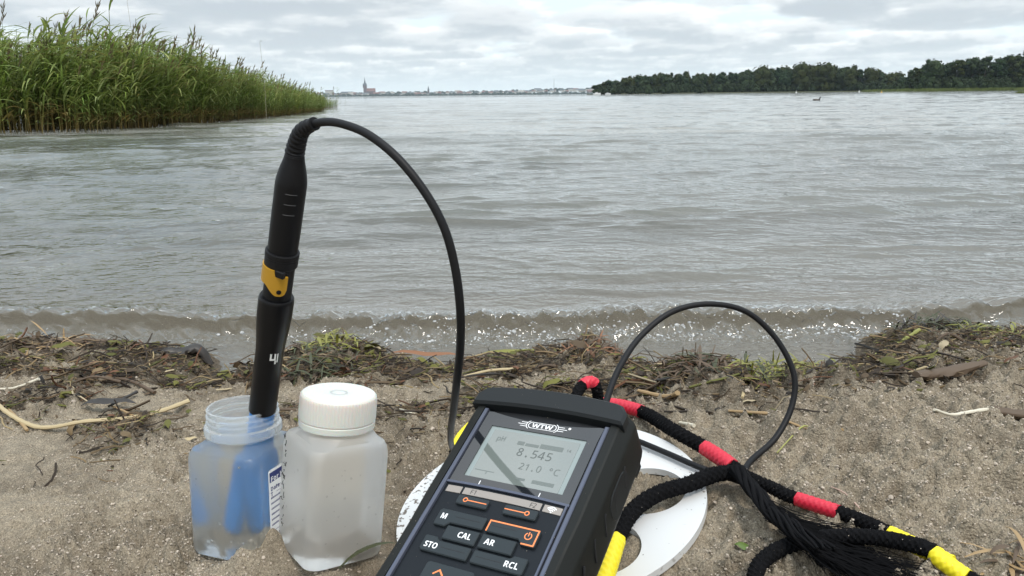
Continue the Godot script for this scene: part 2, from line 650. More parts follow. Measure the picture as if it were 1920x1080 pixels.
func round_ring(r: float, y: float, n := 6) -> PackedVector3Array:
	# the same number of points as square_ring, on a circle
	var out := PackedVector3Array()
	for q in 4:
		for k in n + 1:
			var a := -PI / 2 + PI / 2 * q + PI / 2 * (k + 0.5) / (n + 1)
			out.append(Vector3(r * cos(a), y, -r * sin(a)))
	return out

func blend_ring(a: PackedVector3Array, b: PackedVector3Array, f: float, y: float) -> PackedVector3Array:
	var out := PackedVector3Array()
	for k in a.size():
		out.append(Vector3(lerpf(a[k].x, b[k].x, f), y, lerpf(a[k].z, b[k].z, f)))
	return out

func bottle_body(neck: float, top: float) -> Geo:
	var g := Geo.new()
	var rings := []
	for s in [[0.0235, 0.010, 0.0], [0.0268, 0.010, 0.0004], [0.0290, 0.0095, 0.0022], [0.0298, 0.0090, 0.0055], [0.0300, 0.0088, 0.011], [0.0300, 0.0088, 0.045], [0.0300, 0.0088, 0.078], [0.0299, 0.0090, 0.083], [0.0293, 0.0095, 0.0868], [0.0281, 0.0100, 0.0895]]:
		rings.append(square_ring(s[0], s[1], s[2]))
	var wide := square_ring(0.0262, 0.012, 0)
	var narrow := round_ring(neck, 0)
	for s in [[0.15, 0.0912], [0.55, 0.0935], [0.85, 0.0950], [1.0, 0.0966]]:
		rings.append(blend_ring(wide, narrow, s[0], s[1]))
	rings.append(blend_ring(wide, narrow, 1.0, top))
	g.loft(rings)
	return g

func bottle_at(x: float, z: float, yaw: float, lean_x: float, lean_z: float, y: float) -> Transform3D:
	var up := Vector3(tan(lean_x), 1, -tan(lean_z)).normalized()
	var a := Vector3(cos(yaw), 0, sin(yaw))
	a = (a - up * a.dot(up)).normalized()
	return Transform3D(Basis(a, up, a.cross(up)), Vector3(x, y, z))

func drops(parent: Node3D, material: Material, spots: Array) -> void:
	var g := Geo.new()
	for s in spots:
		var base: Vector3 = s[0]
		var out: Vector3 = s[1]
		var basis := Basis(Quaternion(Vector3.UP, out.normalized()))
		g.lathe(PackedVector2Array([Vector2(s[2], 0), Vector2(s[2] * 0.86, s[2] * 0.32), Vector2(s[2] * 0.45, s[2] * 0.55), Vector2(0.00002, s[2] * 0.62)]), 8, Transform3D(basis.scaled(Vector3(1, 1, 1)), base))
	tag(part(parent, "water_drop", g.mesh(60), material), "", "", "", "stuff")

func wall_drops(count: int, faces: Array, low: float, high: float) -> Array:
	var out := []
	for k in count:
		var f: Vector2 = faces[rng.randi() % faces.size()]
		var along := rng.randf_range(-0.021, 0.021)
		var p := Vector3(f.x * 0.02995 + f.y * along, rng.randf_range(low, high), f.y * 0.02995 - f.x * along)
		out.append([p, Vector3(f.x, 0, f.y), rng.randf_range(0.0004, 0.0012)])
	return out

func build_bottles() -> void:
	var filled := solid_clear(0.20, Color(0.97, 0.975, 0.96), 0.34, 0.033)
	var plastic := solid_clear(0.17, Color(0.93, 0.965, 0.98), 0.22, 0.025)
	var cap_plastic := paint(Color(0.62, 0.617, 0.565), 0.42)
	cap_plastic.subsurf_scatter_enabled = true
	cap_plastic.subsurf_scatter_strength = 0.35
	var drop := solid_clear(0.05, Color(0.95, 0.95, 0.95), 0.02, 0.033)
	var ink := paint(Color(0.015, 0.014, 0.016), 0.5)
	# the closed bottle
	var t := bottle_at(-0.1374, -0.5036, -0.662, 0.106, 0.105, 0.056).scaled_local(Vector3(1, 0.975, 1))
	var b := thing("capped_bottle", "square translucent sample bottle with a white screw cap, full of clear water", "bottle", t)
	part(b, "bottle_body", bottle_body(0.0245, 0.0975).mesh(34), filled)
	var cap := Geo.new()
	var rib := PackedVector3Array()
	var rings := []
	for s in [[0.0262, 0.0985], [0.0270, 0.0988], [0.0271, 0.1030], [0.0266, 0.1036], [0.0266, 0.1040], [0.0273, 0.1046], [0.0274, 0.1060], [0.0274, 0.1190], [0.0268, 0.1215], [0.0255, 0.1228]]:
		var ring := PackedVector3Array()
		for j in 288:
			var a := TAU * j / 288
			var r: float = s[0] - (0.00022 if j % 4 < 2 and s[1] > 0.1055 and s[1] < 0.1192 else 0.0)
			ring.append(Vector3(r * cos(a), s[1], -r * sin(a)))
		rings.append(ring)
	cap.loft(rings)
	for q in [[0.0062, 0.0050]]:
		cap.lathe(PackedVector2Array([Vector2(q[0] + 0.0003, 0.1227), Vector2(q[0] - 0.0002, 0.12283), Vector2(q[1] + 0.0002, 0.12283), Vector2(q[1] - 0.0003, 0.1227)]), 48, Transform3D.IDENTITY, false, false)
	part(b, "screw_cap", cap.mesh(32), cap_plastic)
	var pen := Geo.new()
	var pr := RandomNumberGenerator.new()
	pr.seed = 77
	var y := 0.012
	while y < 0.086:
		# pen strokes down the edge of the left face
		var w := pr.randf_range(0.0012, 0.0034)
		for k in pr.randi_range(1, 3):
			var c := Vector3(-0.03006, y + k * 0.0008, -0.0190 + pr.randf_range(-0.002, 0.003))
			pen.tube(PackedVector3Array([c, c + Vector3(0, pr.randf_range(-0.0016, 0.0022), pr.randf_range(-w, w)), c + Vector3(0, pr.randf_range(0.0006, 0.0030), pr.randf_range(-w, w))]), ring_of(0.00026), 5)
		y += pr.randf_range(0.0028, 0.0070)
	part(b, "pen_writing", pen.mesh(50), ink)
	drops(b, drop, wall_drops(34, [Vector2(0, 1), Vector2(0, 1), Vector2(-1, 0)], 0.010, 0.080))
	# the open bottle
	t = bottle_at(-0.2005, -0.5165, -1.247, 0.0265, 0.063, 0.054).scaled_local(Vector3(1, 0.90, 1))
	b = thing("open_bottle", "open square translucent sample bottle with threaded neck, a blue probe standing in it", "bottle", t)
	part(b, "bottle_body", bottle_body(0.0228, 0.0972).mesh(34), solid_clear(0.08, Color(0.92, 0.97, 0.985), 0.31, 0.033))
	var neck := Geo.new()
	var pf := PackedVector2Array([Vector2(0.0226, 0.0968), Vector2(0.0240, 0.0970), Vector2(0.0243, 0.0985), Vector2(0.0270, 0.0990), Vector2(0.0274, 0.1000), Vector2(0.0274, 0.1048), Vector2(0.0268, 0.1058), Vector2(0.0244, 0.1064), Vector2(0.0244, 0.1085), Vector2(0.0256, 0.1093), Vector2(0.0256, 0.1102), Vector2(0.0244, 0.1110), Vector2(0.0244, 0.1130), Vector2(0.0256, 0.1138), Vector2(0.0256, 0.1147), Vector2(0.0244, 0.1155), Vector2(0.0246, 0.1178), Vector2(0.0252, 0.1186), Vector2(0.0251, 0.1197), Vector2(0.0242, 0.1203), Vector2(0.0234, 0.1198), Vector2(0.0231, 0.1180), Vector2(0.0231, 0.1000), Vector2(0.0228, 0.0976)])
	neck.lathe(pf, 56, Transform3D.IDENTITY, false, false)
	part(b, "threaded_neck", neck.mesh(40), plastic)
	# the paper label on the right face
	var paper := paint(Color(0.80, 0.81, 0.82), 0.45)
	var navy := paint(Color(0.012, 0.022, 0.14), 0.4)
	# label axes: x along the face, y out of it, -z up
	var face := Transform3D(Basis(Vector3(1, 0, 0), Vector3(0, 0, 1), Vector3(0, -1, 0)), Vector3(-0.0025, 0.044, 0.0300))
	var lb := Geo.new()
	lb.slab(rounded(-0.0115, -0.031, 0.018, 0.031, 0.002), 0.0, 0.00018, 0.00002, face)
	var label := part(b, "paper_label", lb.mesh(30), paper)
	var band := Geo.new()
	band.slab(v2([-0.0104, 0.0205, 0.0168, 0.0205, 0.0168, 0.0288, -0.0104, 0.0288]), 0.00018, 0.00024, 0.00001, face)
	part(label, "blue_header", band.mesh(30), navy)
	var lines := Geo.new()
	for k in 8:
		var yy := 0.0165 - k * 0.0046
		if k < 2:
			lines.slab(v2([-0.003, yy - 0.0016, 0.013, yy - 0.0016, 0.013, yy - 0.0013, -0.003, yy - 0.0013]), 0.0002, 0.00024, 0.0, face)
		else:
			# small print too fine to read
			var x := -0.0096
			while x < 0.009:
				var w := pr.randf_range(0.0006, 0.0011)
				lines.slab(v2([x, yy - 0.0009, x + w, yy - 0.0009, x + w, yy + pr.randf_range(0.0004, 0.0010), x, yy + 0.0004]), 0.0002, 0.00024, 0.0, face)
				x += w + 0.0004
	for q in [[-0.0100, -0.0265, 0.0095, -0.0210], [-0.0100, -0.0300, 0.0095, -0.0270]]:
		for e in [[q[0], q[1], q[2], q[1] + 0.0003], [q[0], q[3] - 0.0003, q[2], q[3]], [q[0], q[1], q[0] + 0.0003, q[3]]]:
			lines.slab(v2([e[0], e[1], e[2], e[1], e[2], e[3], e[0], e[3]]), 0.00025, 0.00028, 0.0, face)
	part(label, "small_print", lines.mesh(30), navy)
	words(label, "header_text", "For bacter", 0.0042, paper, face * Transform3D(Basis(), Vector3(-0.0092, 0.00026, -0.0228)), true)
	words(label, "field_text", "Date", 0.0028, navy, face * Transform3D(Basis(), Vector3(-0.0098, 0.00024, -0.0148)), true)
	words(label, "field_text", "T", 0.0028, navy, face * Transform3D(Basis(), Vector3(-0.0098, 0.00024, -0.0102)), true)
	drops(b, drop, wall_drops(26, [Vector2(0, 1), Vector2(-1, 0), Vector2(-1, 0)], 0.010, 0.085))

# flat lettering lying in x (reading direction) and -z (up), raised along y; at is the left end of the base line, or its middle
func words(parent: Node3D, called: String, text: String, height: float, material: Material, at: Transform3D, left := false, bold := true, mono := false) -> MeshInstance3D:
	var m := TextMesh.new()
	var f := SystemFont.new()
	f.font_names = PackedStringArray(["Droid Sans Mono" if mono else "Droid Sans"])
	f.font_weight = 700 if bold and not mono else 400
	m.font = f
	m.text = text
	m.font_size = 48
	m.pixel_size = height / 34.5
	m.depth = 0.00006
	m.curve_step = 1.0
	m.horizontal_alignment = HORIZONTAL_ALIGNMENT_LEFT if left else HORIZONTAL_ALIGNMENT_CENTER
	m.vertical_alignment = VERTICAL_ALIGNMENT_CENTER
	var lay := Transform3D(Basis(Vector3(1, 0, 0), Vector3(0, 0, -1), Vector3(0, 1, 0)), Vector3.ZERO)
	return part(parent, called, m, material, at * lay)

# ------------------------------------------------------------------ the probe and its cable
func build_probe() -> void:
	var axis := Vector3(0.2546, 0.9411, 0.2224).normalized()
	var tip := Vector3(-0.2085, 0.0601, -0.5404)
	var side := Vector3(1, 0, 0.30)
	side = (side - axis * side.dot(axis)).normalized()
	var at := Transform3D(Basis(side, axis * 0.962, side.cross(axis)), tip)
	var start := 0.1123       # where the black sleeve begins
	var p := thing("water_probe", "black water probe with a yellow clip and blue shaft, cabled to the meter", "probe", at)
	var black := paint(Color(0.008, 0.008, 0.009), 0.42, 0.30)
	var gloss := paint(Color(0.007, 0.007, 0.008), 0.30, 0.34)
	var rubber := paint(Color(0.009, 0.009, 0.010), 0.48, 0.32)
	var g := Geo.new()
	g.lathe(PackedVector2Array([Vector2(0.0045, 0.0), Vector2(0.0070, 0.0012), Vector2(0.0078, 0.004), Vector2(0.0086, 0.02), Vector2(0.0086, 0.1133)]), 28)
	part(p, "blue_shaft", g.mesh(40), paint(Color(0.018, 0.220, 0.600), 0.35))
	g = Geo.new()
	g.lathe(PackedVector2Array([Vector2(0.0084, start - 0.001), Vector2(0.0096, start + 0.0004), Vector2(0.0096, start + 0.004), Vector2(0.0095, start + 0.053), Vector2(0.0100, start + 0.063), Vector2(0.0110, start + 0.074), Vector2(0.0116, start + 0.084), Vector2(0.0117, start + 0.0965), Vector2(0.0114, start + 0.0988), Vector2(0.0107, start + 0.0998), Vector2(0.0100, start + 0.0994)]), 40)
	part(p, "lower_sleeve", g.mesh(36), gloss)
	g = Geo.new()
	g.lathe(PackedVector2Array([Vector2(0.0093, start + 0.096), Vector2(0.0093, start + 0.1242), Vector2(0.0104, start + 0.1246), Vector2(0.0107, start + 0.1251), Vector2(0.0107, start + 0.1300), Vector2(0.0105, start + 0.1304), Vector2(0.0105, start + 0.1309), Vector2(0.0109, start + 0.1314), Vector2(0.0109, start + 0.1348), Vector2(0.0106, start + 0.1353), Vector2(0.0096, start + 0.1355)]), 40)
	part(p, "coupling_ring", g.mesh(30), rubber)
	# the yellow locking clip that wraps the coupling and ends in a drilled tongue
	var clip := paint(Color(0.46, 0.245, 0.018), 0.42)
	g = Geo.new()
	var inner := []
	var outer := []
	var low := []
	var nstep := 26
	for k in nstep + 1:
		var f := float(k) / nstep
		var a := lerpf(deg_to_rad(172), deg_to_rad(328), f)
		var drop := smoothstep(0.48, 0.80, f)
		var hi := start + 0.1248 - 0.0042 * smoothstep(0.70, 0.73, f)
		var lo := start + 0.1126 - 0.0068 * drop
		if f > 0.86:
			lo += 0.0048 * (1.0 - sqrt(maxf(0.0, 1.0 - ((f - 0.86) / 0.14) ** 2)))
		var e := Vector3(cos(a), 0, -sin(a))
		outer.append([e * 0.0114 + Vector3(0, hi, 0), e * 0.0114 + Vector3(0, lo, 0)])
		inner.append([e * 0.0098 + Vector3(0, hi, 0), e * 0.0098 + Vector3(0, lo, 0)])
	var rings := []
	for k in nstep + 1:
		rings.append(PackedVector3Array([outer[k][0], inner[k][0], inner[k][1], outer[k][1]]))
	g.loft(rings)
	part(p, "yellow_clip", g.mesh(30), clip)
	g = Geo.new()
	var ea := deg_to_rad(303)
	var en := Vector3(cos(ea), 0, -sin(ea))
	g.lathe(PackedVector2Array([Vector2(0.0016, 0), Vector2(0.0016, 0.0004), Vector2(0.0010, 0.0005)]), 18, Transform3D(Basis(Quaternion(Vector3.UP, en)), en * 0.0113 + Vector3(0, start + 0.1092, 0)))
	part(p, "clip_pin", g.mesh(30), rubber)
	g = Geo.new()
	ea = deg_to_rad(300)
	en = Vector3(cos(ea), 0, -sin(ea))
	g.box(en * 0.0108 + Vector3(0, start + 0.1228, 0), Vector3(0.0062, 0.0046, 0.0030), 0.0005, Transform3D(Basis(Vector3.UP, 0.0), Vector3.ZERO))
	part(p, "latch_tab", g.mesh(30), rubber)
	g = Geo.new()
	g.lathe(PackedVector2Array([Vector2(0.0090, start + 0.1345), Vector2(0.0095, start + 0.1360), Vector2(0.0097, start + 0.150), Vector2(0.0097, start + 0.1835), Vector2(0.0095, start + 0.1865), Vector2(0.0083, start + 0.1930), Vector2(0.0069, start + 0.1985), Vector2(0.0064, start + 0.2005), Vector2(0.0060, start + 0.2030)]), 40)
	part(p, "handle", g.mesh(30), black)
	var groove := paint(Color(0.05, 0.052, 0.055), 0.4)
	for k in 3:
		g = Geo.new()
		var arc := PackedVector3Array()
		for j in 9:
			var a := lerpf(deg_to_rad(282), deg_to_rad(325), j / 8.0)
			arc.append(Vector3(cos(a) * 0.0097, start + 0.1800 - 0.0072 * k, -sin(a) * 0.0097))
		g.tube(arc, ring_of(0.00022), 6)
		part(p, "grip_line", g.mesh(50), groove)
	# small white print on the lower sleeve
	var white := paint(Color(0.72, 0.72, 0.70), 0.5)
	g = Geo.new()
	for q in [[302, 309, 0.0382, 0.0455], [309, 319, 0.0440, 0.0455], [309, 319, 0.0382, 0.0397], [319, 326, 0.0382, 0.0455], [322, 328, 0.0350, 0.0380], [331, 336, 0.0362, 0.0455]]:
		var quad := []
		for k in 5:
			var a := deg_to_rad(lerpf(q[0], q[1], k / 4.0))
			quad.append(PackedVector3Array([Vector3(cos(a), 0, -sin(a)) * 0.0097 + Vector3(0, start + 0.0135 + q[2], 0), Vector3(cos(a), 0, -sin(a)) * 0.0097 + Vector3(0, start + 0.0135 + q[3], 0)]))
		g.loft(quad, false, false, false)
	part(p, "printed_mark", g.mesh(40), white)
	# bend relief and cable, laid out in the world and brought into the probe's axes
	var back := at.affine_inverse()
	var w := [at * Vector3(0, start + 0.2010, 0), at * Vector3(0, start + 0.2075, 0), Vector3(-0.1247, 0.3594, -0.4660), Vector3(-0.1180, 0.3636, -0.4609), Vector3(-0.1082, 0.3659, -0.4532), Vector3(-0.0952, 0.3652, -0.4428), Vector3(-0.0784, 0.3597, -0.4311), Vector3(-0.0615, 0.3475, -0.4218), Vector3(-0.0471, 0.3301, -0.4164), Vector3(-0.0368, 0.3108, -0.4136), Vector3(-0.0314, 0.2884, -0.4142), Vector3(-0.0293, 0.2631, -0.4171), Vector3(-0.0306, 0.2376, -0.4272), Vector3(-0.0345, 0.2105, -0.4461), Vector3(-0.0404, 0.1739, -0.4823), Vector3(-0.0454, 0.1459, -0.5186), Vector3(-0.0500, 0.1147, -0.5623), Vector3(-0.0535, 0.0800, -0.6180), Vector3(-0.0535, 0.0665, -0.6400), Vector3(-0.040, 0.0650, -0.6570), Vector3(0.0, 0.0790, -0.6600), Vector3(0.0665, 0.0890, -0.6456), Vector3(0.1000, 0.0918, -0.6113), Vector3(0.1256, 0.0936, -0.5781), Vector3(0.1452, 0.0950, -0.5506), Vector3(0.1638, 0.0928, -0.5390), Vector3(0.1755, 0.0935, -0.5270), Vector3(0.1830, 0.0940, -0.5330), Vector3(0.1800, 0.0945, -0.5440), Vector3(0.1892, 0.0971, -0.5579), Vector3(0.2136, 0.1076, -0.5760), Vector3(0.2305, 0.1288, -0.5916), Vector3(0.2339, 0.1526, -0.6028), Vector3(0.2213, 0.1792, -0.6146), Vector3(0.1969, 0.2012, -0.6201), Vector3(0.1643, 0.2094, -0.6170), Vector3(0.1310, 0.2060, -0.6059), Vector3(0.1021, 0.1909, -0.5866), Vector3(0.0820, 0.1732, -0.5615), Vector3(0.0698, 0.1570, -0.5368), Vector3(0.0640, 0.1500, -0.5150), Vector3(0.0610, 0.1440, -0.4900)]
	var path := PackedVector3Array()
	for q in curve(w, 0.004):
		path.append(back * q)
	g = Geo.new()
	g.tube(path, ring_of(0.0025), 14)
	part(p, "cable", g.mesh(60), rubber)
	var bend := PackedVector3Array()
	var radii := PackedFloat32Array()
	var whole := curve(w, 0.0006)
	var gone := 0.0
	for k in whole.size():
		if k > 0:
			gone += whole[k].distance_to(whole[k - 1])
		if gone > 0.034:
			break
		bend.append(back * whole[k])
		var r := lerpf(0.0061, 0.0036, gone / 0.036)
		if gone > 0.003 and gone < 0.031:
			r += 0.0006 * smoothstep(-0.2, 0.3, sin(gone * TAU / 0.0034)) - 0.0003
		elif gone > 0.032:
			r = 0.0041 - 0.0012 * smoothstep(0.034, 0.036, gone)
		radii.append(r)
	g = Geo.new()
	g.tube(bend, radii, 24)
	part(p, "bend_relief", g.mesh(50), rubber)
	g = Geo.new()
	var tail := PackedVector3Array()
	for q in curve([w[-2], w[-1], w[-1] + (w[-1] - w[-2]) * 0.9], 0.004):
		tail.append(back * q)
	g.tube(tail, ring_of(0.0062), 18)
	part(p, "plug", g.mesh(40), rubber)

# ------------------------------------------------------------------ the meter
func meter_point(x: float, n: float, v: float) -> Vector3:
	return Vector3(x + 2.0, n + 42.0, -(v + 150.0)) * METER_SCALE

func face_at(x: float, n: float, v: float) -> Transform3D:
	return Transform3D(Basis.from_scale(Vector3.ONE * METER_SCALE), meter_point(x, n, v))

func meter_slab(parent: Node3D, called: String, outline: PackedVector2Array, n0: float, n1: float, bevel: float, m: Material) -> MeshInstance3D:
	var g := Geo.new()
	g.slab(outline, n0, n1, bevel, face_at(0, 0, 0))
	return part(parent, called, g.mesh(28), m)

func stroke(points: PackedVector2Array, width: float, n: float, g: Geo, high := 0.12) -> void:
	for k in points.size() - 1:
		var d := (points[k + 1] - points[k]).normalized() * width / 2
		var s := Vector2(-d.y, d.x)
		g.slab(PackedVector2Array([points[k] - d - s, points[k + 1] + d - s, points[k + 1] + d + s, points[k] - d + s]), n, n + high + 0.004 * k, 0.02, face_at(0, 0, 0))

func arc2(cx: float, cy: float, r: float, a0: float, a1: float, n := 18) -> PackedVector2Array:
	var out := PackedVector2Array()
	for k in n + 1:
		var a := deg_to_rad(lerpf(a0, a1, float(k) / n))
		out.append(Vector2(cx + r * cos(a), cy + r * sin(a)))
	return out

func build_meter() -> void:
	var u := Vector3(0.8713, 0.0570, 0.4874).normalized()
	var n := Vector3(-0.2589, 0.8972, 0.3579)
	n = (n - u * u.dot(n)).normalized()
	var v := n.cross(u)
	var centre := Vector3(0.00833, 0.17382, -0.41217)       # of the screen
	var base := centre + (u * -2.0 - n * 42.0 - v * 150.0) * METER_SCALE
	var t := thing("water_meter", "black handheld water meter with a grey screen and keypad, propped up on the white disc", "meter", Transform3D(Basis(u, n, -v), base))
	var shell := paint(Color(0.012, 0.013, 0.012), 0.50, 0.30)
	var cap := paint(Color(0.013, 0.015, 0.016), 0.45, 0.34)
	var plate := paint(Color(0.008, 0.010, 0.013), 0.40, 0.32)
	var trim := paint(Color(0.085, 0.095, 0.130), 0.34, 0.45)
	trim.metallic = 0.3
	var key := paint(Color(0.024, 0.031, 0.035), 0.5, 0.35)
	var grey := paint(Color(0.27, 0.24, 0.215), 0.5)
	var orange := paint(Color(0.80, 0.235, 0.075), 0.5)
	var white := paint(Color(0.80, 0.80, 0.80), 0.5)
	var dark := paint(Color(0.008, 0.009, 0.011), 0.6)
	# rubber shell: the same cross section along its length, waisted a little, ends drawn in
	var g := Geo.new()
	var section := [Vector2(39.6, 1.2), Vector2(40.6, 0.6), Vector2(44.2, -5.0), Vector2(45.0, -8.0), Vector2(45.0, -28), Vector2(42, -37), Vector2(34, -42), Vector2(-38, -42), Vector2(-46, -37), Vector2(-49, -28), Vector2(-49, -8), Vector2(-48.2, -5.0), Vector2(-43.8, 0.6), Vector2(-42.8, 1.2), Vector2(-39.0, 1.2), Vector2(-39.0, -3.2), Vector2(35.8, -3.2), Vector2(35.8, 1.2)]
	var rings := []
	for s in [[-156.0, 0.90, 0.80], [-154.5, 0.96, 0.93], [-150.0, 0.99, 1.0], [-120.0, 1.0, 1.0], [-80.0, 1.0, 1.0], [-62.0, 0.985, 1.0], [-46.0, 0.985, 1.0], [-30.0, 1.0, 1.0], [10.0, 1.0, 1.0], [34.0, 1.0, 1.0], [37.5, 0.985, 0.97]]:
		var ring := PackedVector3Array()
		for q in section:
			var mid := -20.0
			ring.append(meter_point(-2.0 + (q.x + 2.0) * s[1], mid + (q.y - mid) * s[2], s[0]))
		rings.append(ring)
	g.loft(rings)
	part(t, "rubber_shell", g.mesh(26), shell)
	# grip marks on the right flank
	for k in 7:
		var gm := Geo.new()
		var y := 14.0 - k * 14.5
		var a := PackedVector3Array()
		for j in 5:
			var f := j / 4.0
			a.append(meter_point(45.0, -12.0 - f * 11.0 + 2.0 * sin(f * PI), y - f * 5.0))
		gm.tube(a, ring_of(0.0007), 6)
		part(t, "grip_mark", gm.mesh(60), dark)
	var dip := Geo.new()
	dip.slab(rounded(-13, -9, 13, 9, 8.5, 6), 0.0, 0.8, 0.5, Transform3D(Basis(Vector3(0, 0, -1), Vector3(1, 0, 0), Vector3(0, -1, 0)), Vector3.ZERO))
	part(t, "grip_pad", dip.mesh(30), cap, Transform3D(Basis.from_scale(Vector3.ONE * METER_SCALE), meter_point(44.6, -20, 2)))
	# the stout foot under its back that props it up
	g = Geo.new()
	g.slab(rounded(-28, -78, 36, -22, 14, 6), -88, -41, 3.0, face_at(0, 0, 0), true)
	part(t, "rear_foot", g.mesh(36), shell)
	# the thick bumper across the top, bowed outwards
	g = Geo.new()
	var top := PackedVector2Array()
	for k in 25:
		var x := lerpf(42.6, -46.6, k / 24.0)
		var f := (x + 2.0) / 44.6
		top.append(Vector2(x, 43.6 - 3.8 * f * f - 5.0 * maxf(0.0, absf(f) - 0.90) * 10.0))
	for k in 25:
		var x := lerpf(-46.6, 42.6, k / 24.0)
		var f := (x + 2.0) / 44.6
		top.append(Vector2(x, 29.6 - 2.4 * f * f))
	g.slab(top, -38, 4.4, 1.4, face_at(0, 0, 0), true)
	part(t, "top_bumper", g.mesh(30), cap)
	# screen plate: frame of four pieces round the display, its top edge bowed in under the bumper
	g = Geo.new()
	var bez := PackedVector2Array([Vector2(31.9, 16.6), Vector2(32.6, 26.6)])
	for k in 21:
		var x := lerpf(32.0, -35.6, k / 20.0)
		var f := (x + 1.8) / 33.8
		bez.append(Vector2(x, 26.4 - 3.4 * (1.0 - f * f)))
	bez.append(Vector2(-35.9, 16.6))
	g.slab(bez, -2.0, 0.0, 0.0, face_at(0, 0, 0))
	g.slab(v2([-35.9, -22.0, -29.4, -22.0, -29.4, 16.6, -35.9, 16.6]), -2.0, 0.0, 0.0, face_at(0, 0, 0))
	g.slab(v2([26.4, -22.0, 31.7, -22.0, 31.9, 16.6, 26.4, 16.6]), -2.0, 0.0, 0.0, face_at(0, 0, 0))
	g.slab(v2([-29.4, -22.0, 26.4, -22.0, 26.4, -17.5, -29.4, -17.5]), -2.0, 0.0, 0.0, face_at(0, 0, 0))
	var window := paint(Color(0.012, 0.014, 0.017), 0.05, 0.5)
	window.clearcoat_enabled = true
	window.clearcoat = 0.6
	window.clearcoat_roughness = 0.03
	part(t, "screen_window", g.mesh(20), window)
	var recess := meter_slab(t, "bumper_recess", v2([-36.5, 14.0, 33.0, 14.0, 33.0, 30.0, -36.5, 30.0]), -6, -2.4, 0.0, dark)
	var lcd_rim := paint(Color(0.22, 0.26, 0.255), 0.25)
	meter_slab(t, "display_edge", v2([-29.4, -17.5, 26.4, -17.5, 26.4, 16.6, -29.4, 16.6]), -3, -0.6, 0.0, lcd_rim)
	var glass_lcd := paint(Color(0.140, 0.160, 0.148), 0.04, 1.0)
	glass_lcd.clearcoat_enabled = true
	glass_lcd.clearcoat = 1.0
	glass_lcd.clearcoat_roughness = 0.03
	var screen := meter_slab(t, "display", rounded(-26.6, -17.2, 23.6, 14.6, 0.4, 2), -0.6, -0.4, 0.0, glass_lcd)
	var seg := paint(Color(0.082, 0.094, 0.088), 0.2)
	var faint := paint(Color(0.108, 0.124, 0.116), 0.2)
	words(screen, "display_text", "8.545", 5.0, seg, face_at(2.4, -0.32, 2.7), false, true, true)
	words(screen, "display_text", "21.0 °C", 3.9, faint, face_at(8.4, -0.32, -5.6), false, false, true)
	words(screen, "display_text", "pH", 3.2, faint, face_at(-20.2, -0.32, 9.2), false, false, true)
	words(screen, "display_text", "14", 1.7, faint, face_at(19.4, -0.32, 8.6), false, false, true)
	g = Geo.new()
	for q in [[-10.0, 7.2, -6.0, 9.6], [-5.2, 7.2, 2.5, 9.0], [3.2, 7.2, 16.2, 10.0], [-25.5, -12.6, -14.0, -12.2], [-18.5, -14.2, -18.1, -12.6], [8.0, -14.4, 20.0, -12.3], [-1.0, -14.0, 4.0, -12.6]]:
		g.slab(v2([q[0], q[1], q[2], q[1], q[2], q[3], q[0], q[3]]), -0.4, -0.34, 0.0, face_at(0, 0, 0))
	part(screen, "display_bar", g.mesh(20), paint(Color(0.120, 0.138, 0.130), 0.15))
	# emblem
	g = Geo.new()
	stroke(arc2(-6.9, 20.9, 2.0, 90, 270), 0.36, 0.02, g)
	stroke(arc2(5.2, 20.9, 2.0, -90, 90), 0.36, 0.02, g)
	stroke(v2([-6.9, 22.9, 5.2, 22.9]), 0.3, 0.02, g)
	stroke(v2([-6.9, 18.9, 5.2, 18.9]), 0.3, 0.02, g)
	stroke(arc2(-7.2, 20.9, 2.9, 118, 242), 0.34, 0.02, g)
	stroke(arc2(5.5, 20.9, 2.9, -62, 62), 0.34, 0.02, g)
	for s in [-1.0, 1.0]:
		var mid := -0.85
		stroke(v2([mid + s * 9.0, 22.2, mid + s * 12.5, 22.2]), 0.36, 0.02, g)
		stroke(v2([mid + s * 9.4, 20.9, mid + s * 14.2, 20.9]), 0.36, 0.02, g)
		stroke(v2([mid + s * 9.0, 19.6, mid + s * 12.5, 19.6]), 0.36, 0.02, g)
	g.slab(arc2(14.6, 22.2, 0.75, 0, 342, 18), 0.02, 0.14, 0.05, face_at(0, 0, 0))
	part(t, "maker_emblem", g.mesh(20), white)
	words(t, "emblem_text", "WTW", 2.7, white, face_at(-0.85, 0.08, 20.9) * Transform3D(Basis.from_scale(Vector3(1.35, 1, 1)), Vector3.ZERO))
	for x in [-18.5, 15.3]:
		g = Geo.new()
		stroke(v2([x, -21.4, x, -19.2]), 0.45, 0.02, g)
		part(t, "key_pointer", g.mesh(20), white)
	# side rails
	for q in [[-38.6, -36.4, -152.0, 27.0], [33.0, 35.4, -152.0, 26.5]]:
		meter_slab(t, "side_rail", v2([q[0], q[2], q[1], q[2], q[1], q[3], q[0], q[3]]), -3, 1.5, 0.5, trim)
	meter_slab(t, "rail_gap", v2([31.9, -150, 32.9, -150, 32.9, 26, 31.9, 26]), -3, -0.6, 0.0, dark)
	# keypad field with its bright frame, the upper edge a shallow bow
	var field := PackedVector2Array([Vector2(-36.3, -150), Vector2(31.8, -150), Vector2(31.8, -22.6)])
	var rim := PackedVector2Array()
	for k in 17:
		var x := lerpf(31.6, -36.0, k / 16.0)
		var f := (x + 2.2) / 33.8
		rim.append(Vector2(x, -22.9 + 0.9 * (1.0 - f * f)))
	meter_slab(t, "keypad_field", v2([-36.3, -150, 31.8, -150, 31.8, -23.2, -36.3, -23.2]), -3, -0.5, 0.0, plate)
	g = Geo.new()
	stroke(rim, 1.3, -1.0, g, 1.55)
	g.slab(v2([30.4, -150, 31.7, -150, 31.7, -23.2, 30.4, -23.2]), -1, 0.6, 0.3, face_at(0, 0, 0))
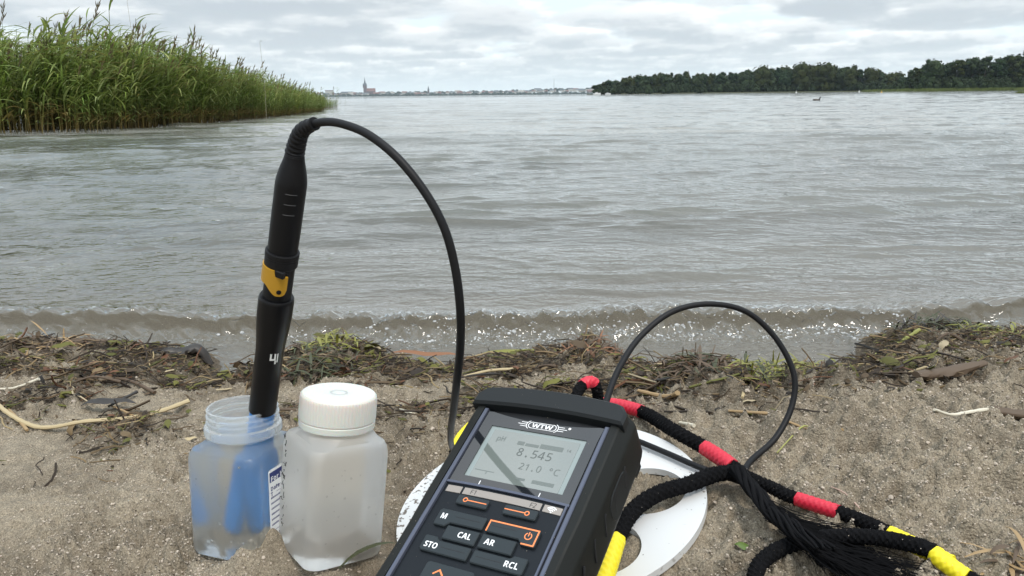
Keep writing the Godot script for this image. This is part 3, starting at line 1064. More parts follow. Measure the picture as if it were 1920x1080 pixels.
	part(t, "keypad_frame", g.mesh(24), trim)
	for q in [[-34.6, -26.1], [-24.8, 18.8], [20.1, 29.8]]:
		var bar := Geo.new()
		var o := PackedVector2Array()
		for k in 7:
			var x := lerpf(q[0], q[1], k / 6.0)
			var f := (x + 2.2) / 33.8
			o.append(Vector2(x, -28.8 + 0.7 * (1.0 - f * f)))
		for k in 7:
			var x := lerpf(q[1], q[0], k / 6.0)
			var f := (x + 2.2) / 33.8
			o.append(Vector2(x, -24.9 + 0.8 * (1.0 - f * f)))
		bar.slab(o, -1, -0.1, 0.08, face_at(0, 0, 0))
		part(t, "grey_strip", bar.mesh(24), grey)
	words(t, "key_text", "F1", 2.6, dark, face_at(-18.9, -0.06, -26.3), false, false)
	words(t, "key_text", "F2", 2.6, dark, face_at(14.6, -0.06, -26.4), false, false)
	g = Geo.new()
	g.slab(arc2(24.6, -28.1, 0.42, 0, 330, 11), -0.1, 0.02, 0.02, face_at(0, 0, 0))
	for r in [1.2, 2.1, 3.0]:
		stroke(arc2(24.6, -28.2, r, 42, 138, 10), 0.42, -0.1, g)
	part(t, "wireless_symbol", g.mesh(20), white)
	# keys
	var up := 1.3
	var mark := key
	var k1 := meter_slab(t, "key", rounded(-25.0, -35.0, -7.4, -29.6, 1.0), -1, up, 0.45, key)
	var k2 := meter_slab(t, "key", rounded(1.6, -35.0, 19.4, -29.6, 1.0), -1, up, 0.45, key)
	var km := meter_slab(t, "key", v2([-30.3, -47.9, -29.8, -48.6, -23.9, -48.6, -22.8, -47.4, -21.6, -46.2, -4.4, -46.0, -3.9, -45.5, -3.9, -39.8, -4.4, -39.2, -29.2, -39.2, -30.3, -40.4]), -1, up, 0.45, key)
	var kp := meter_slab(t, "key", v2([-1.6, -46.0, 15.9, -46.2, 17.2, -47.4, 18.1, -48.5, 24.3, -48.6, 25.0, -47.9, 25.0, -40.2, 24.2, -39.2, -1.6, -39.2, -2.1, -39.8, -2.1, -45.5]), -1, up, 0.45, key)
	var kc := meter_slab(t, "key", rounded(-21.9, -54.9, -3.9, -47.4, 0.5), -1, up, 0.45, key)
	var ka := meter_slab(t, "key", rounded(-2.1, -54.9, 15.9, -47.4, 0.5), -1, up, 0.45, key)
	var ks := meter_slab(t, "key", v2([-30.3, -62.0, -29.3, -63.0, -4.4, -63.0, -3.9, -62.5, -3.9, -56.8, -4.4, -56.2, -21.6, -56.2, -22.8, -55.6, -23.9, -54.6, -29.8, -54.6, -30.3, -55.1]), -1, up, 0.45, key)
	var kr := meter_slab(t, "key", v2([-1.6, -63.0, 24.2, -63.0, 25.0, -62.2, 25.0, -55.0, 24.5, -54.4, 18.1, -54.4, 17.0, -55.6, 15.9, -56.2, -1.6, -56.2, -2.1, -56.8, -2.1, -62.5]), -1, up, 0.45, key)
	var kn := meter_slab(t, "key", rounded(-22.0, -84.0, 4.0, -67.0, 2.0), -1, up, 0.45, key)
	var ke := meter_slab(t, "key", rounded(7.0, -84.0, 25.0, -67.5, 2.0), -1, up, 0.45, key)
	for q in [[km, "M", -26.3, -43.4, 3.0], [kc, "CAL", -10.6, -51.1, 3.0], [ka, "AR", 3.2, -51.1, 3.0], [ks, "STO", -24.7, -59.6, 3.0], [kr, "RCL", 18.4, -59.3, 3.0]]:
		words(q[0], "key_text", q[1], q[4], white, face_at(q[2], up + 0.03, q[3]))
	for q in [[km, -19.8, -6.8, -42.4], [kp, 0.3, 13.4, -42.3], [ks, -19.2, -6.4, -59.4], [kr, 0.2, 13.2, -59.4]]:
		var gg := Geo.new()
		stroke(v2([q[1], q[3], q[2], q[3]]), 0.34, up, gg, 0.05)
		part(q[0], "key_line", gg.mesh(20), dark)
	for q in [[k1, -20.0, -8.3], [k2, 14.3, 2.4]]:
		var gg := Geo.new()
		var s := signf(q[2] - q[1])
		stroke(arc2(q[1], -32.2, 1.05, 0, 360, 20), 0.5, up, gg, 0.05)
		stroke(v2([q[1] + s * 1.3, -32.2, q[2], -32.2]), 0.55, up, gg, 0.05)
		part(q[0], "orange_mark", gg.mesh(20), orange)
	var po := Geo.new()
	stroke(v2([-1.5, -45.4, -1.5, -39.9, 24.3, -39.9, 24.3, -47.9, 18.4, -47.9]), 0.75, up - 0.05, po, 0.10)
	stroke(arc2(20.1, -43.6, 1.65, 125, 415, 22), 0.5, up, po, 0.06)
	stroke(v2([20.1, -43.4, 20.1, -41.6]), 0.5, up, po, 0.06)
	part(kp, "orange_mark", po.mesh(20), orange)
	po = Geo.new()
	stroke(v2([-15.8, -72.6, -13.4, -70.4, -11.0, -72.6]), 0.8, up, po, 0.06)
	part(kn, "orange_mark", po.mesh(20), orange)

# ------------------------------------------------------------------ disc and rope
func disc_frame() -> Basis:
	var e1 := (Vector3.RIGHT - DISC_N * DISC_N.x).normalized()
	return Basis(e1, DISC_N, e1.cross(DISC_N))

func build_disc() -> void:
	var t := thing("perforated_disc", "round white plastic disc with six large holes lying on the sand under the meter", "disc", Transform3D(disc_frame(), DISC_C - DISC_N * 0.0055))
	var plastic := paint(Color(0.60, 0.605, 0.60), 0.40)
	plastic.detail_enabled = true
	var n := FastNoiseLite.new()
	n.frequency = 0.035
	n.seed = 8
	n.fractal_octaves = 4
	var im := Image.create(512, 512, false, Image.FORMAT_RGBA8)
	for y in 512:
		for x in 512:
			# specks of wet sand stuck to the left rim
			var s := n.get_noise_2d(x * 2.2, y * 2.2)
			var where := smoothstep(0.76, 0.60, x / 512.0) * smoothstep(0.42, 0.52, x / 512.0)
			im.set_pixel(x, y, Color(0.36, 0.32, 0.28, smoothstep(0.62, 0.70, s + 0.36 * where)))
	plastic.detail_albedo = ImageTexture.create_from_image(im)
	plastic.detail_blend_mode = BaseMaterial3D.BLEND_MODE_MIX
	plastic.detail_uv_layer = BaseMaterial3D.DETAIL_UV_1
	plastic.uv1_triplanar = true
	plastic.uv1_scale = Vector3(4, 4, 4)
	var c := CSGCombiner3D.new()
	c.name = "disc_plate"
	var body := CSGCylinder3D.new()
	body.radius = 0.1211
	body.height = 0.0055
	body.sides = 128
	body.material = plastic
	body.position = Vector3(0, 0.00275, 0)
	c.add_child(body)
	for k in 6:
		var h := CSGCylinder3D.new()
		h.operation = CSGShape3D.OPERATION_SUBTRACTION
		h.radius = 0.0312
		h.height = 0.02
		h.sides = 56
		h.material = plastic
		var a := deg_to_rad(-6.0 + 60.0 * k)
		h.position = Vector3(0.075 * cos(a), 0.003, -0.075 * sin(a))
		c.add_child(h)
	t.add_child(c)

func braid(path: PackedVector3Array, r0: float, depth: float, fuzz: Geo) -> Geo:
	var g := Geo.new()
	var rings := []
	var e1 := Vector3.ZERO
	var gone := 0.0
	var seg := 28
	for k in path.size():
		var d := (path[mini(k + 1, path.size() - 1)] - path[maxi(k - 1, 0)]).normalized()
		if k == 0:
			e1 = Vector3.UP if absf(d.y) < 0.8 else Vector3.RIGHT
		else:
			gone += path[k].distance_to(path[k - 1])
		e1 = (e1 - d * e1.dot(d)).normalized()
		var e2 := d.cross(e1)
		var ring := PackedVector3Array()
		for j in seg:
			var a := TAU * j / seg
			var w := gone / (r0 * 1.15) * 1.0
			var p := 1.0 - 2.0 * pow(absf(sin(3.0 * a + w * 4.6) * sin(3.0 * a - w * 4.6)), 0.6) 
			var r := r0 * (1.0 - depth + depth * p) + (r0 * 0.06 * noise_a.get_noise_3d(gone * 300.0, a * 2.0, r0 * 900.0) if fuzz else 0.0)
			var out := e1 * cos(a) + e2 * sin(a)
			ring.append(path[k] + out * r)
			if fuzz and rng.randf() < 0.20:
				var q := path[k] + out * r
				var tip := q + (out * rng.randf_range(0.3, 1.0) + Vector3(rng.randfn(0, 0.6), rng.randfn(0, 0.6), rng.randfn(0, 0.6))) * rng.randf_range(0.0012, 0.0030)
				var sidew := out.cross(tip - q).normalized() * 0.00016
				var b := fuzz.v.size()
				fuzz.v.append(q - sidew); fuzz.v.append(q + sidew); fuzz.v.append(tip)
				fuzz.tri(b, b + 1, b + 2)
		rings.append(ring)
	g.loft(rings)
	return g

func trim_path(ctrl: Array, a: float, b: float) -> PackedVector3Array:
	# the stretch of a smooth path between two shares of its length
	var whole := curve(ctrl, 0.0007)
	var length := 0.0
	for k in whole.size() - 1:
		length += whole[k].distance_to(whole[k + 1])
	var out := PackedVector3Array()
	var gone := 0.0
	for k in whole.size():
		if k > 0:
			gone += whole[k].distance_to(whole[k - 1])
		if gone >= a * length - 0.0004 and gone <= b * length + 0.0004:
			out.append(whole[k])
	return out

func build_rope() -> void:
	var origin := Vector3(0.171, 0.09, -0.53)
	var t := thing("marked_rope", "thick black braided rope with red and yellow bands lying across the white disc", "rope", Transform3D(Basis(), origin))
	var cord := paint(Color(0.0070, 0.0070, 0.0078), 0.85, 0.18)
	var red := paint(Color(0.56, 0.016, 0.040), 0.42)
	var yellow := paint(Color(0.80, 0.66, 0.012), 0.45)
	var fuzz := Geo.new()
	var knot := Vector3(0.1716, 0.0990, -0.5333)
	var strands := [
		# control points, radius, [material, from, to] bands
		[[Vector3(0.0880, 0.0850, -0.7037), Vector3(0.1044, 0.0880, -0.6905), Vector3(0.1231, 0.0910, -0.6650), Vector3(0.1375, 0.1012, -0.6030), Vector3(0.1552, 0.0990, -0.5772), Vector3(0.1653, 0.1000, -0.5503), knot], 0.0063, [[red, 0.0, 0.24], [red, 0.77, 0.96]]],
		[[knot, Vector3(0.1538, 0.0985, -0.5320), Vector3(0.1301, 0.0963, -0.5209), Vector3(0.1090, 0.0938, -0.5142), Vector3(0.0914, 0.0905, -0.5028), Vector3(0.0781, 0.0874, -0.4852), Vector3(0.0689, 0.0847, -0.4643), Vector3(0.0639, 0.0831, -0.4499), Vector3(0.0557, 0.0785, -0.4281), Vector3(0.048, 0.075, -0.410)], 0.0064, [[yellow, 0.68, 1.0]]],
		[[knot, Vector3(0.1812, 0.0990, -0.5186), Vector3(0.1890, 0.1000, -0.5065), Vector3(0.1956, 0.1006, -0.4948), Vector3(0.2113, 0.1034, -0.4743), Vector3(0.2250, 0.1057, -0.4566), Vector3(0.2383, 0.1074, -0.4344), Vector3(0.2494, 0.1089, -0.4126), Vector3(0.2575, 0.1093, -0.3990)], 0.0051, [[red, 0.33, 0.52], [yellow, 0.75, 1.0]]],
		[[Vector3(0.1400, 0.0905, -0.3950), Vector3(0.1445, 0.0915, -0.4080), Vector3(0.1535, 0.0941, -0.4236), Vector3(0.1685, 0.0973, -0.4340), Vector3(0.1883, 0.1011, -0.4378), Vector3(0.2086, 0.1059, -0.4340), Vector3(0.2279, 0.1100, -0.4251), Vector3(0.2465, 0.1135, -0.4084), Vector3(0.2515, 0.1119, -0.3970), Vector3(0.2570, 0.1105, -0.3842), Vector3(0.262, 0.1105, -0.376)], 0.0053, [[yellow, 0.825, 0.955]]],
		[[Vector3(0.0528, 0.1000, -0.6213), Vector3(0.0556, 0.1198, -0.6357), Vector3(0.0628, 0.1266, -0.6478), Vector3(0.0715, 0.1274, -0.6531), Vector3(0.0768, 0.1180, -0.6559), Vector3(0.0800, 0.0960, -0.6700), Vector3(0.0880, 0.0850, -0.7037)], 0.0054, [[red, 0.32, 0.43]]],
		[[Vector3(-0.0530, 0.0700, -0.6290), Vector3(-0.0469, 0.0720, -0.6622), Vector3(-0.0300, 0.0760, -0.6850), Vector3(0.0100, 0.0840, -0.6750), Vector3(0.040, 0.090, -0.630), Vector3(0.0528, 0.1000, -0.6213)], 0.0056, [[yellow, 0.02, 0.28]]],
	]
	for s in strands:
		var ctrl := []
		for q in s[0]:
			ctrl.append(q - origin)
		var bands: Array = s[2]
		var from := 0.0
		for b in bands + [[null, 1.0, 1.0]]:
			if b[1] - from > 0.01:
				part(t, "braided_cord", braid(trim_path(ctrl, from, b[1]), s[1] * 1.04, 0.15, fuzz).mesh(70), cord)
			if b[0] != null:
				var name_ := "red_band" if b[0] == red else "yellow_band"
				part(t, name_, braid(trim_path(ctrl, b[1], b[2]), s[1] * 1.05, 0.060, null).mesh(70), b[0])
			from = b[2]
	# the loose end: three twisted bundles that open into fibres
	var spine := curve([knot - origin + Vector3(-0.004, 0.006, 0.004), Vector3(0.1700, 0.1030, -0.5180) - origin, Vector3(0.1720, 0.1030, -0.4984) - origin, Vector3(0.1740, 0.1040, -0.4721) - origin, Vector3(0.1765, 0.1075, -0.4481) - origin, Vector3(0.1805, 0.1090, -0.4301) - origin, Vector3(0.1890, 0.1085, -0.4141) - origin], 0.0016)
	var bundle := Geo.new()
	for k in 26:
		var pts := PackedVector3Array()
		var rr := PackedFloat32Array()
		var off := sqrt((k + 0.5) / 26.0)
		for j in spine.size():
			var f := float(j) / spine.size()
			var a := k * 2.4 + f * 5.0 + 0.3 * sin(f * 9.0 + k)
			var spread := 0.0050 * off * (1.0 + 0.9 * f * f + 0.10 * sin(f * 14.0 + k))
			pts.append(spine[j] + Vector3(cos(a), 0.62 * sin(a), 0.5 * sin(a)) * spread)
			rr.append(0.0019 * (1.0 - 0.55 * f))
		bundle.tube(pts, rr, 6)
	part(t, "rope_end", bundle.mesh(60), cord)
	var hair := Geo.new()
	for k in 900:
		var s0 := spine[rng.randi_range(int(spine.size() * 0.50), spine.size() - 1)] + Vector3(rng.randfn(0, 0.003), rng.randfn(0, 0.0018), rng.randfn(0, 0.003))
		var way := Vector3(rng.randf_range(0.45, 1.0), rng.randfn(-0.03, 0.06), rng.randf_range(0.40, 0.85)).normalized()
		var long := rng.randf_range(0.025, 0.075)
		var pts := PackedVector3Array()
		for j in 6:
			var f := j / 5.0
			var q := s0 + way * long * f + Vector3(0.010 * f * f * sin(k * 1.7), 0.0, 0.006 * f * f * cos(k * 2.3))
			var g0 := ground(q.x + origin.x, q.z + origin.z, false) - origin.y + 0.0015
			q.y = maxf(lerpf(q.y, g0 + 0.004 + 0.004 * rng.randf(), f * 0.8), g0)
			pts.append(q)
		hair.tube(pts, PackedFloat32Array([0.00035, 0.00032, 0.0003, 0.00027, 0.0002, 0.0001]), 3)
	tag(part(t, "loose_fibre", hair.mesh(80), cord), "", "", "", "stuff")
	tag(part(t, "rope_fuzz", fuzz.mesh(80), cord), "", "", "", "stuff")

# ------------------------------------------------------------------ what the lake has washed up
func on_sand(x: float, z: float, lift := 0.0) -> Vector3:
	return Vector3(x, ground(x, z) + lift, z)

func lying(points: Array, r: float, sag := 1.0) -> PackedVector3Array:
	# a path over the sand through x, z pairs
	var ctrl := []
	for q in points:
		ctrl.append(on_sand(q.x, q.y, r))
	var out := curve(ctrl, 0.005)
	return out

func stalk(called: String, label: String, category: String, points: Array, r: float, m: Material, flat := 1.0, group := "", raise := 0.0) -> void:
	var path := lying(points, r * 1.3 + raise)
	var mid := path[path.size() / 2]
	var rr := PackedFloat32Array()
	for k in path.size():
		path[k] -= mid
		var f := float(k) / path.size()
		rr.append(r * (0.72 + 0.4 * f) * (1.0 + 0.10 * sin(k * 2.1 + points.size())))
	var g := Geo.new()
	g.tube(path, rr, 8, flat, Vector3.UP)
	single(called, g.mesh(40), m, label, category, Transform3D(Basis(), mid), group)

func leaf_strip(g: Geo, from: Vector3, way: Vector3, long: float, wide: float, curl: float, up := Vector3.UP) -> void:
	var side := way.cross(up).normalized()
	var a := []
	var b := []
	var n := 6
	for k in n + 1:
		var f := float(k) / n
		var w := wide * sin(PI * clampf(f * 0.92 + 0.06, 0.0, 1.0)) * 0.5 + 0.0002
		var mid := from + way * long * f + up * (curl * long * sin(f * PI) + 0.12 * wide * sin(f * 9.0))
		a.append(PackedVector3Array([mid - side * w, mid + up * w * 0.35, mid + side * w, mid - up * 0.0004]))
	g.loft(a)

func weed_clump(label: String, x: float, z: float, r: float, high: float, count: int, m: Material, dark: Material, called := "weed_clump") -> void:
	var t := thing(called, label, "weed", Transform3D(Basis(), on_sand(x, z)))
	var g := Geo.new()
	var d := Geo.new()
	for k in count * 3:
		var a := rng.randf() * TAU
		var q := sqrt(rng.randf()) * r
		var p := Vector3(cos(a) * q, 0, sin(a) * q)
		p.y = ground(x + p.x, z + p.z) - t.position.y + high * (1.0 - q / r) * rng.randf_range(0.2, 1.0)
		var way := Vector3(rng.randfn(0, 1), rng.randfn(0, 0.28), rng.randfn(0, 0.8)).normalized()
		leaf_strip(g if k % 3 else d, p - way * 0.02, way, rng.randf_range(0.016, 0.045), rng.randf_range(0.0012, 0.0038), rng.randf_range(-0.1, 0.25))
	part(t, "weed_leaf", g.mesh(60), m)
	part(t, "dark_weed_leaf", d.mesh(60), dark)

func wood_piece(label: String, pts: Array, r: float, m: Material, called := "driftwood", category := "driftwood") -> void:
	var ctrl := []
	for q in pts:
		ctrl.append(q)
	var path := curve(ctrl, 0.004)
	var mid := path[path.size() / 2]
	var g := Geo.new()
	var rings := []
	for k in path.size():
		var f := float(k) / (path.size() - 1)
		var ring := PackedVector3Array()
		var d := (path[mini(k + 1, path.size() - 1)] - path[maxi(k - 1, 0)]).normalized()
		var e1 := (Vector3.UP - d * d.y).normalized()
		var e2 := d.cross(e1)
		for j in 12:
			var a := TAU * j / 12
			var rr := r * (0.35 + 0.65 * sin(PI * clampf(f * 0.85 + 0.12, 0, 1))) * (1.0 + 0.30 * noise_a.get_noise_3d(cos(a) * 1.5 + r * 100.0, sin(a) * 1.5, f * 6.0))
			ring.append(path[k] - mid + (e1 * cos(a) * 0.7 + e2 * sin(a)) * rr)
		rings.append(ring)
	g.loft(rings)
	single(called, g.mesh(45), m, label, category, Transform3D(Basis(), mid))

func strand_mesh(kind: int) -> ArrayMesh:
	var g := Geo.new()
	if kind < 4:      # bent fibres and stems, about one unit long
		var pts := PackedVector3Array()
		var rr := PackedFloat32Array()
		var bend := [0.05, 0.22, 0.45, 0.10][kind] as float
		for k in 6:
			var f := k / 5.0 - 0.5
			pts.append(Vector3(f, 0.10 * sin(f * 5.0 + kind) * bend * 2.0 + 0.06 * bend, bend * (0.5 - 2.0 * f * f) + 0.05 * sin(f * 9.0 + kind)))
			rr.append([0.026, 0.020, 0.014, 0.045][kind] * (1.0 - 0.5 * absf(f)))
		g.tube(pts, rr, 4)
	elif kind < 6:    # shreds of leaf
		leaf_strip(g, Vector3(-0.5, 0, 0), Vector3(1, 0.08, 0), 1.0, 0.30 + 0.25 * (kind - 4), 0.10 + 0.1 * (kind - 4))
	else:             # crumbs of bark or sand
		var ico := SphereMesh.new()
		ico.radial_segments = 6
		ico.rings = 3
		var arr := ico.get_mesh_arrays()
		var vv: PackedVector3Array = arr[Mesh.ARRAY_VERTEX]
		var ii: PackedInt32Array = arr[Mesh.ARRAY_INDEX]
		for p in vv:
			g.v.append(p * (1.0 + 0.55 * noise_a.get_noise_3d(p.x * 3.0 + kind * 9.0, p.y * 3.0, p.z * 3.0)))
		g.t = ii.duplicate()
	return g.mesh(50 if kind < 6 else 20)

func build_wrack(fibre: Material, sandy: Material) -> void:
	var shades := [Color(0.030, 0.021, 0.014), Color(0.060, 0.040, 0.022), Color(0.105, 0.070, 0.038), Color(0.160, 0.112, 0.058), Color(0.25, 0.19, 0.10), Color(0.075, 0.075, 0.016), Color(0.100, 0.045, 0.022), Color(0.020, 0.017, 0.014)]
	for kind in 6:
		var places := []
		var tints := PackedColorArray()
		var want: int = [3000, 3300, 3300, 600, 2600, 1800][kind]
		var tries := 0
		while places.size() < want and tries < want * 14:
			tries += 1
			var x := rng.randf_range(-0.95, 0.95)
			var z := -rng.randf_range(0.60, 1.08)
			var w := wrack_amount(x, z)
			var y := ground(x, z)
			if rng.randf() > w * 0.95 + 0.010 or y < 0.020 or y < disc_top(x, z) + 0.004 and Vector2(x - DISC_C.x, z - DISC_C.z).length() < 0.125:
				continue
			var long := [0.023, 0.024, 0.019, 0.013, 0.0090, 0.0085][kind] * exp(rng.randfn(0.0, 0.42)) as float
			var b := Basis.from_euler(Vector3(rng.randfn(0, 0.22), rng.randfn(0.0, 0.75) + (PI if rng.randf() < 0.5 else 0.0), rng.randfn(0, 0.22)))
			if rng.randf() < 0.25:
				b = Basis.from_euler(Vector3(rng.randfn(0, 0.5), rng.randf() * TAU, rng.randfn(0, 0.5)))
			places.append(Transform3D(b.scaled(Vector3.ONE * long), Vector3(x, y + 0.0006 + w * rng.randf() * rng.randf() * 0.008, z)))
			var s: Color = shades[mini(int(rng.randf() * rng.randf() * 9.0), 7)]
			if kind >= 4:
				s = shades[[0, 1, 2, 5, 1, 3, 6, 7][rng.randi() % 8]] if noise_b.get_noise_2d(x * 6.0 + 80.0, z * 9.0) < 0.22 else Color(0.095, 0.090, 0.018)
			if rng.randf() < 0.012:
				s = Color(0.34, 0.28, 0.18)
			s = s * rng.randf_range(0.7, 1.3)
			tints.append(s)
		tag(scatter("washed_up_fibres", strand_mesh(kind), fibre, places, tints), "tangle of brown plant fibres washed up along the shore", "plant litter", "", "stuff")
	# crumbs of sand and bark all over the beach
	for kind in 3:
		var places := []
		var tints := PackedColorArray()
		var want: int = [52000, 52000, 9000][kind]
		while places.size() < want:
			var x := rng.randf_range(-0.80, 0.80)
			var z := -rng.randf_range(0.33, 1.02)
			var y := ground(x, z)
			if y < 0.015:
				continue
			if Vector2(x - DISC_C.x, z - DISC_C.z).length() < 0.125 and y < disc_top(x, z) + 0.003:
				continue
			var rough := smoothstep(-0.30, 0.35, noise_b.get_noise_2d(x * 3.0 + 9.0, z * 3.0) + 0.55 * smoothstep(-0.1, 0.25, x))
			if rng.randf() > rough * 0.9 + 0.10:
				continue
			var s := 0.0010 * exp(rng.randfn(0.0, 0.42)) * (0.8 if kind == 2 else 1.0)
			places.append(Transform3D(Basis.from_euler(Vector3(rng.randf() * TAU, rng.randf() * TAU, 0)).scaled(Vector3(s, s * 0.8, s)), Vector3(x, y + s * 0.15, z)))
			var v := rng.randf_range(0.95, 1.50) * (1.0 - 0.5 * wrack_amount(x, z))
			if kind == 2 and rng.randf() < 0.6:
				tints.append(Color(0.05, 0.038, 0.028) * rng.randf_range(0.6, 1.8))
			else:
				tints.append(Color(0.335 * v, 0.285 * v, 0.232 * v))
		tag(scatter("sand_crumbs", strand_mesh(6 + kind), sandy, places, tints), "loose crumbs of sand and bark on the beach", "sand", "", "stuff")

func build_finds() -> void:
	var straw := paint(Color(0.40, 0.315, 0.175), 0.55)
	var pale := paint(Color(0.58, 0.53, 0.42), 0.55)
	var tan_ := paint(Color(0.30, 0.20, 0.095), 0.6)
	var brown := paint(Color(0.085, 0.055, 0.032), 0.65)
	var dark := paint(Color(0.020, 0.015, 0.011), 0.45)
	var olive := paint(Color(0.170, 0.165, 0.022), 0.42)
	var green := paint(Color(0.085, 0.135, 0.020), 0.42)
	var lime := paint(Color(0.30, 0.30, 0.085), 0.45)
	var moss := paint(Color(0.035, 0.040, 0.010), 0.5)
	var rust := paint(Color(0.20, 0.085, 0.035), 0.6)
	var P := func(list: Array) -> Array:
		var out := []
		for k in range(0, list.size(), 2):
			out.append(Vector2(list[k], list[k + 1]))
		return out
	stalk("reed_straw", "long bent straw-coloured reed stalk lying left of the open bottle", "straw", P.call([-0.585, -0.80, -0.535, -0.752, -0.492, -0.724, -0.4656, -0.7165, -0.4331, -0.7201, -0.3983, -0.7374, -0.3728, -0.7547, -0.3503, -0.7755]), 0.0030, straw, 0.7, "", 0.002)
	stalk("reed_straw", "thin split straw beside the bend of the long reed stalk at the left edge", "straw", P.call([-0.5615, -0.7900, -0.5185, -0.7446, -0.4874, -0.7130]), 0.0016, tan_, 0.8, "", 0.001)
	stalk("reed_straw", "pale thin straw at the left edge on the wrack", "straw", P.call([-0.60, -0.825, -0.57, -0.823, -0.54, -0.825]), 0.0016, pale)
	wood_piece("black wet lump of driftwood at the water's edge on the left", [on_sand(-0.485, -0.985, 0.006), on_sand(-0.455, -1.00, 0.010), on_sand(-0.432, -1.005, 0.010), on_sand(-0.415, -1.00, 0.005)], 0.010, dark)
	wood_piece("flat dark strip of driftwood trailing left from the black wet lump", [on_sand(-0.60, -0.99, 0.004), on_sand(-0.55, -1.0, 0.006), on_sand(-0.47, -0.985, 0.003)], 0.008, brown)
	stalk("reed_straw", "pale reed stalk leaning on the weed heap just right of the probe", "straw", P.call([-0.335, -0.985, -0.318, -1.02, -0.27, -1.03]), 0.0028, straw, 0.8, "", 0.012)
	single_leaf("yellow_green_leaf", "long yellow-green leaf blade on the sand edge right of the probe cable", "leaf", -0.055, -1.005, Vector3(1, 0.03, -0.02), 0.130, 0.017, 0.05, olive, 0.010)
	single_leaf("brown_leaf", "brown dry leaf blade pointing at the probe cable beside the water", "leaf", -0.165, -0.995, Vector3(1, -0.06, 0.0), 0.095, 0.016, 0.02, rust, 0.012)
	stalk("rush_stalk", "lime green stem lying on the right bank by the water", "stem", P.call([0.475, -0.995, 0.51, -0.988, 0.545, -0.98]), 0.0030, lime, 0.8)
	stalk("white_straw", "white straw slanting on the sand near the right edge", "straw", P.call([0.345, -0.585, 0.3686, -0.600, 0.3959, -0.6159, 0.4273, -0.6356]), 0.0020, pale, 0.8, "", 0.001)
	single_leaf("green_leaf", "small green leaf on the sand right of the disc", "leaf", 0.1505, -0.4665, Vector3(1, 0.0, 0.75), 0.015, 0.0075, 0.08, green, 0.0015)
	stalk("pale_root", "thin pinkish root arching over the sand behind the red-banded rope", "root", P.call([0.2300, -0.5048, 0.2360, -0.4948, 0.2383, -0.4765]), 0.0006, paint(Color(0.42, 0.29, 0.23), 0.5), 1.0, "", 0.003)
	stalk("black_twig", "black twig on the wrack right of the cable loop's foot", "twig", P.call([0.1233, -0.7825, 0.1418, -0.7664, 0.1716, -0.7382]), 0.0024, dark, 0.8, "", 0.003)
	stalk("straw_bit", "short pale straw just behind the red band at the meter's right", "straw", P.call([0.1540, -0.6577, 0.1625, -0.6400]), 0.0020, pale, 0.9, "", 0.001)
	stalk("rush_stalk", "thin yellow stem standing off the sand inside the cable loop's right side", "stem", P.call([0.2150, -0.575, 0.2431, -0.6015, 0.2517, -0.6066]), 0.0007, lime, 1.0, "", 0.003)
	stalk("orange_straw", "orange brown straw on the sand just right of the cable loop", "straw", P.call([0.2377, -0.6143, 0.2618, -0.6034, 0.2759, -0.5941]), 0.0018, tan_, 0.7)
	stalk("straw_bit", "short tan straw lying crosswise inside the cable loop", "straw", P.call([0.1966, -0.6531, 0.2293, -0.6419]), 0.0018, tan_, 0.8, "", 0.001)
	stalk("straw_bit", "short yellowish straw slanting inside the cable loop", "straw", P.call([0.212, -0.664, 0.222, -0.688]), 0.0020, straw, 0.8, "", 0.002)
	stalk("tan_stick", "tan stick slanting on the wrack behind the red band right of the meter", "twig", P.call([0.128, -0.735, 0.150, -0.705, 0.158, -0.690]), 0.0028, tan_, 0.8, "", 0.003)
	single_leaf("grass_sprig", "narrow dark green blade against the base of the capped bottle", "leaf", -0.1235, -0.4745, Vector3(1, 0.10, -0.65), 0.045, 0.0042, 0.16, moss, 0.002)
	stalk("straw_bit", "tan straw on the right bank above the brown log", "straw", P.call([0.3826, -0.7323, 0.4149, -0.7202]), 0.0018, straw, 0.8)
	wood_piece("brown split piece of reed rhizome on the right bank", [on_sand(0.385, -0.690, 0.003), on_sand(0.4218, -0.7062, 0.006), on_sand(0.4712, -0.7229, 0.004)], 0.0075, brown, "rhizome", "driftwood")
	wood_piece("dark flat strip of bark at the right edge of the beach", [on_sand(0.4258, -0.6356, 0.002), on_sand(0.4508, -0.6294, 0.004), on_sand(0.49, -0.632, 0.003)], 0.006, brown, "bark_strip", "bark")
	stalk("dark_twig", "dark twig across the sand left of the open bottle", "twig", P.call([-0.5087, -0.8385, -0.4553, -0.8435, -0.4048, -0.8137]), 0.0022, brown, 0.8, "", 0.002)
	stalk("dark_twig", "short dark twig standing on edge above the long reed stalk", "twig", P.call([-0.4307, -0.7634, -0.4204, -0.8046]), 0.0020, dark, 0.8, "", 0.003)
	single_leaf("dark_leaf", "dark rolled leaf above the middle of the long reed stalk", "leaf", -0.462, -0.7667, Vector3(1, 0.03, 0.02), 0.060, 0.016, 0.10, dark, 0.003)
	stalk("pale_root", "pale broken root behind the capped bottle", "root", P.call([-0.1224, -0.7552, -0.1101, -0.7393, -0.1021, -0.7273]), 0.0022, pale, 0.8, "", 0.002)
	stalk("white_straw", "tiny white straw under the rope near the yellow band", "straw", P.call([0.2290, -0.4630, 0.2472, -0.4585]), 0.0010, pale, 1.0, "", 0.002)
	single_leaf("yellow_leaf", "small yellow leaf beside the left corner of the open bottle", "leaf", -0.318, -0.679, Vector3(1, 0.1, -0.3), 0.014, 0.007, 0.1, straw, 0.002)
	weed_clump("green weed heap at the water's edge right of the probe", -0.235, -0.975, 0.050, 0.014, 70, olive, brown)
	weed_clump("dark weed tangle between the probe and the capped bottle", -0.245, -0.885, 0.055, 0.012, 60, moss, brown)
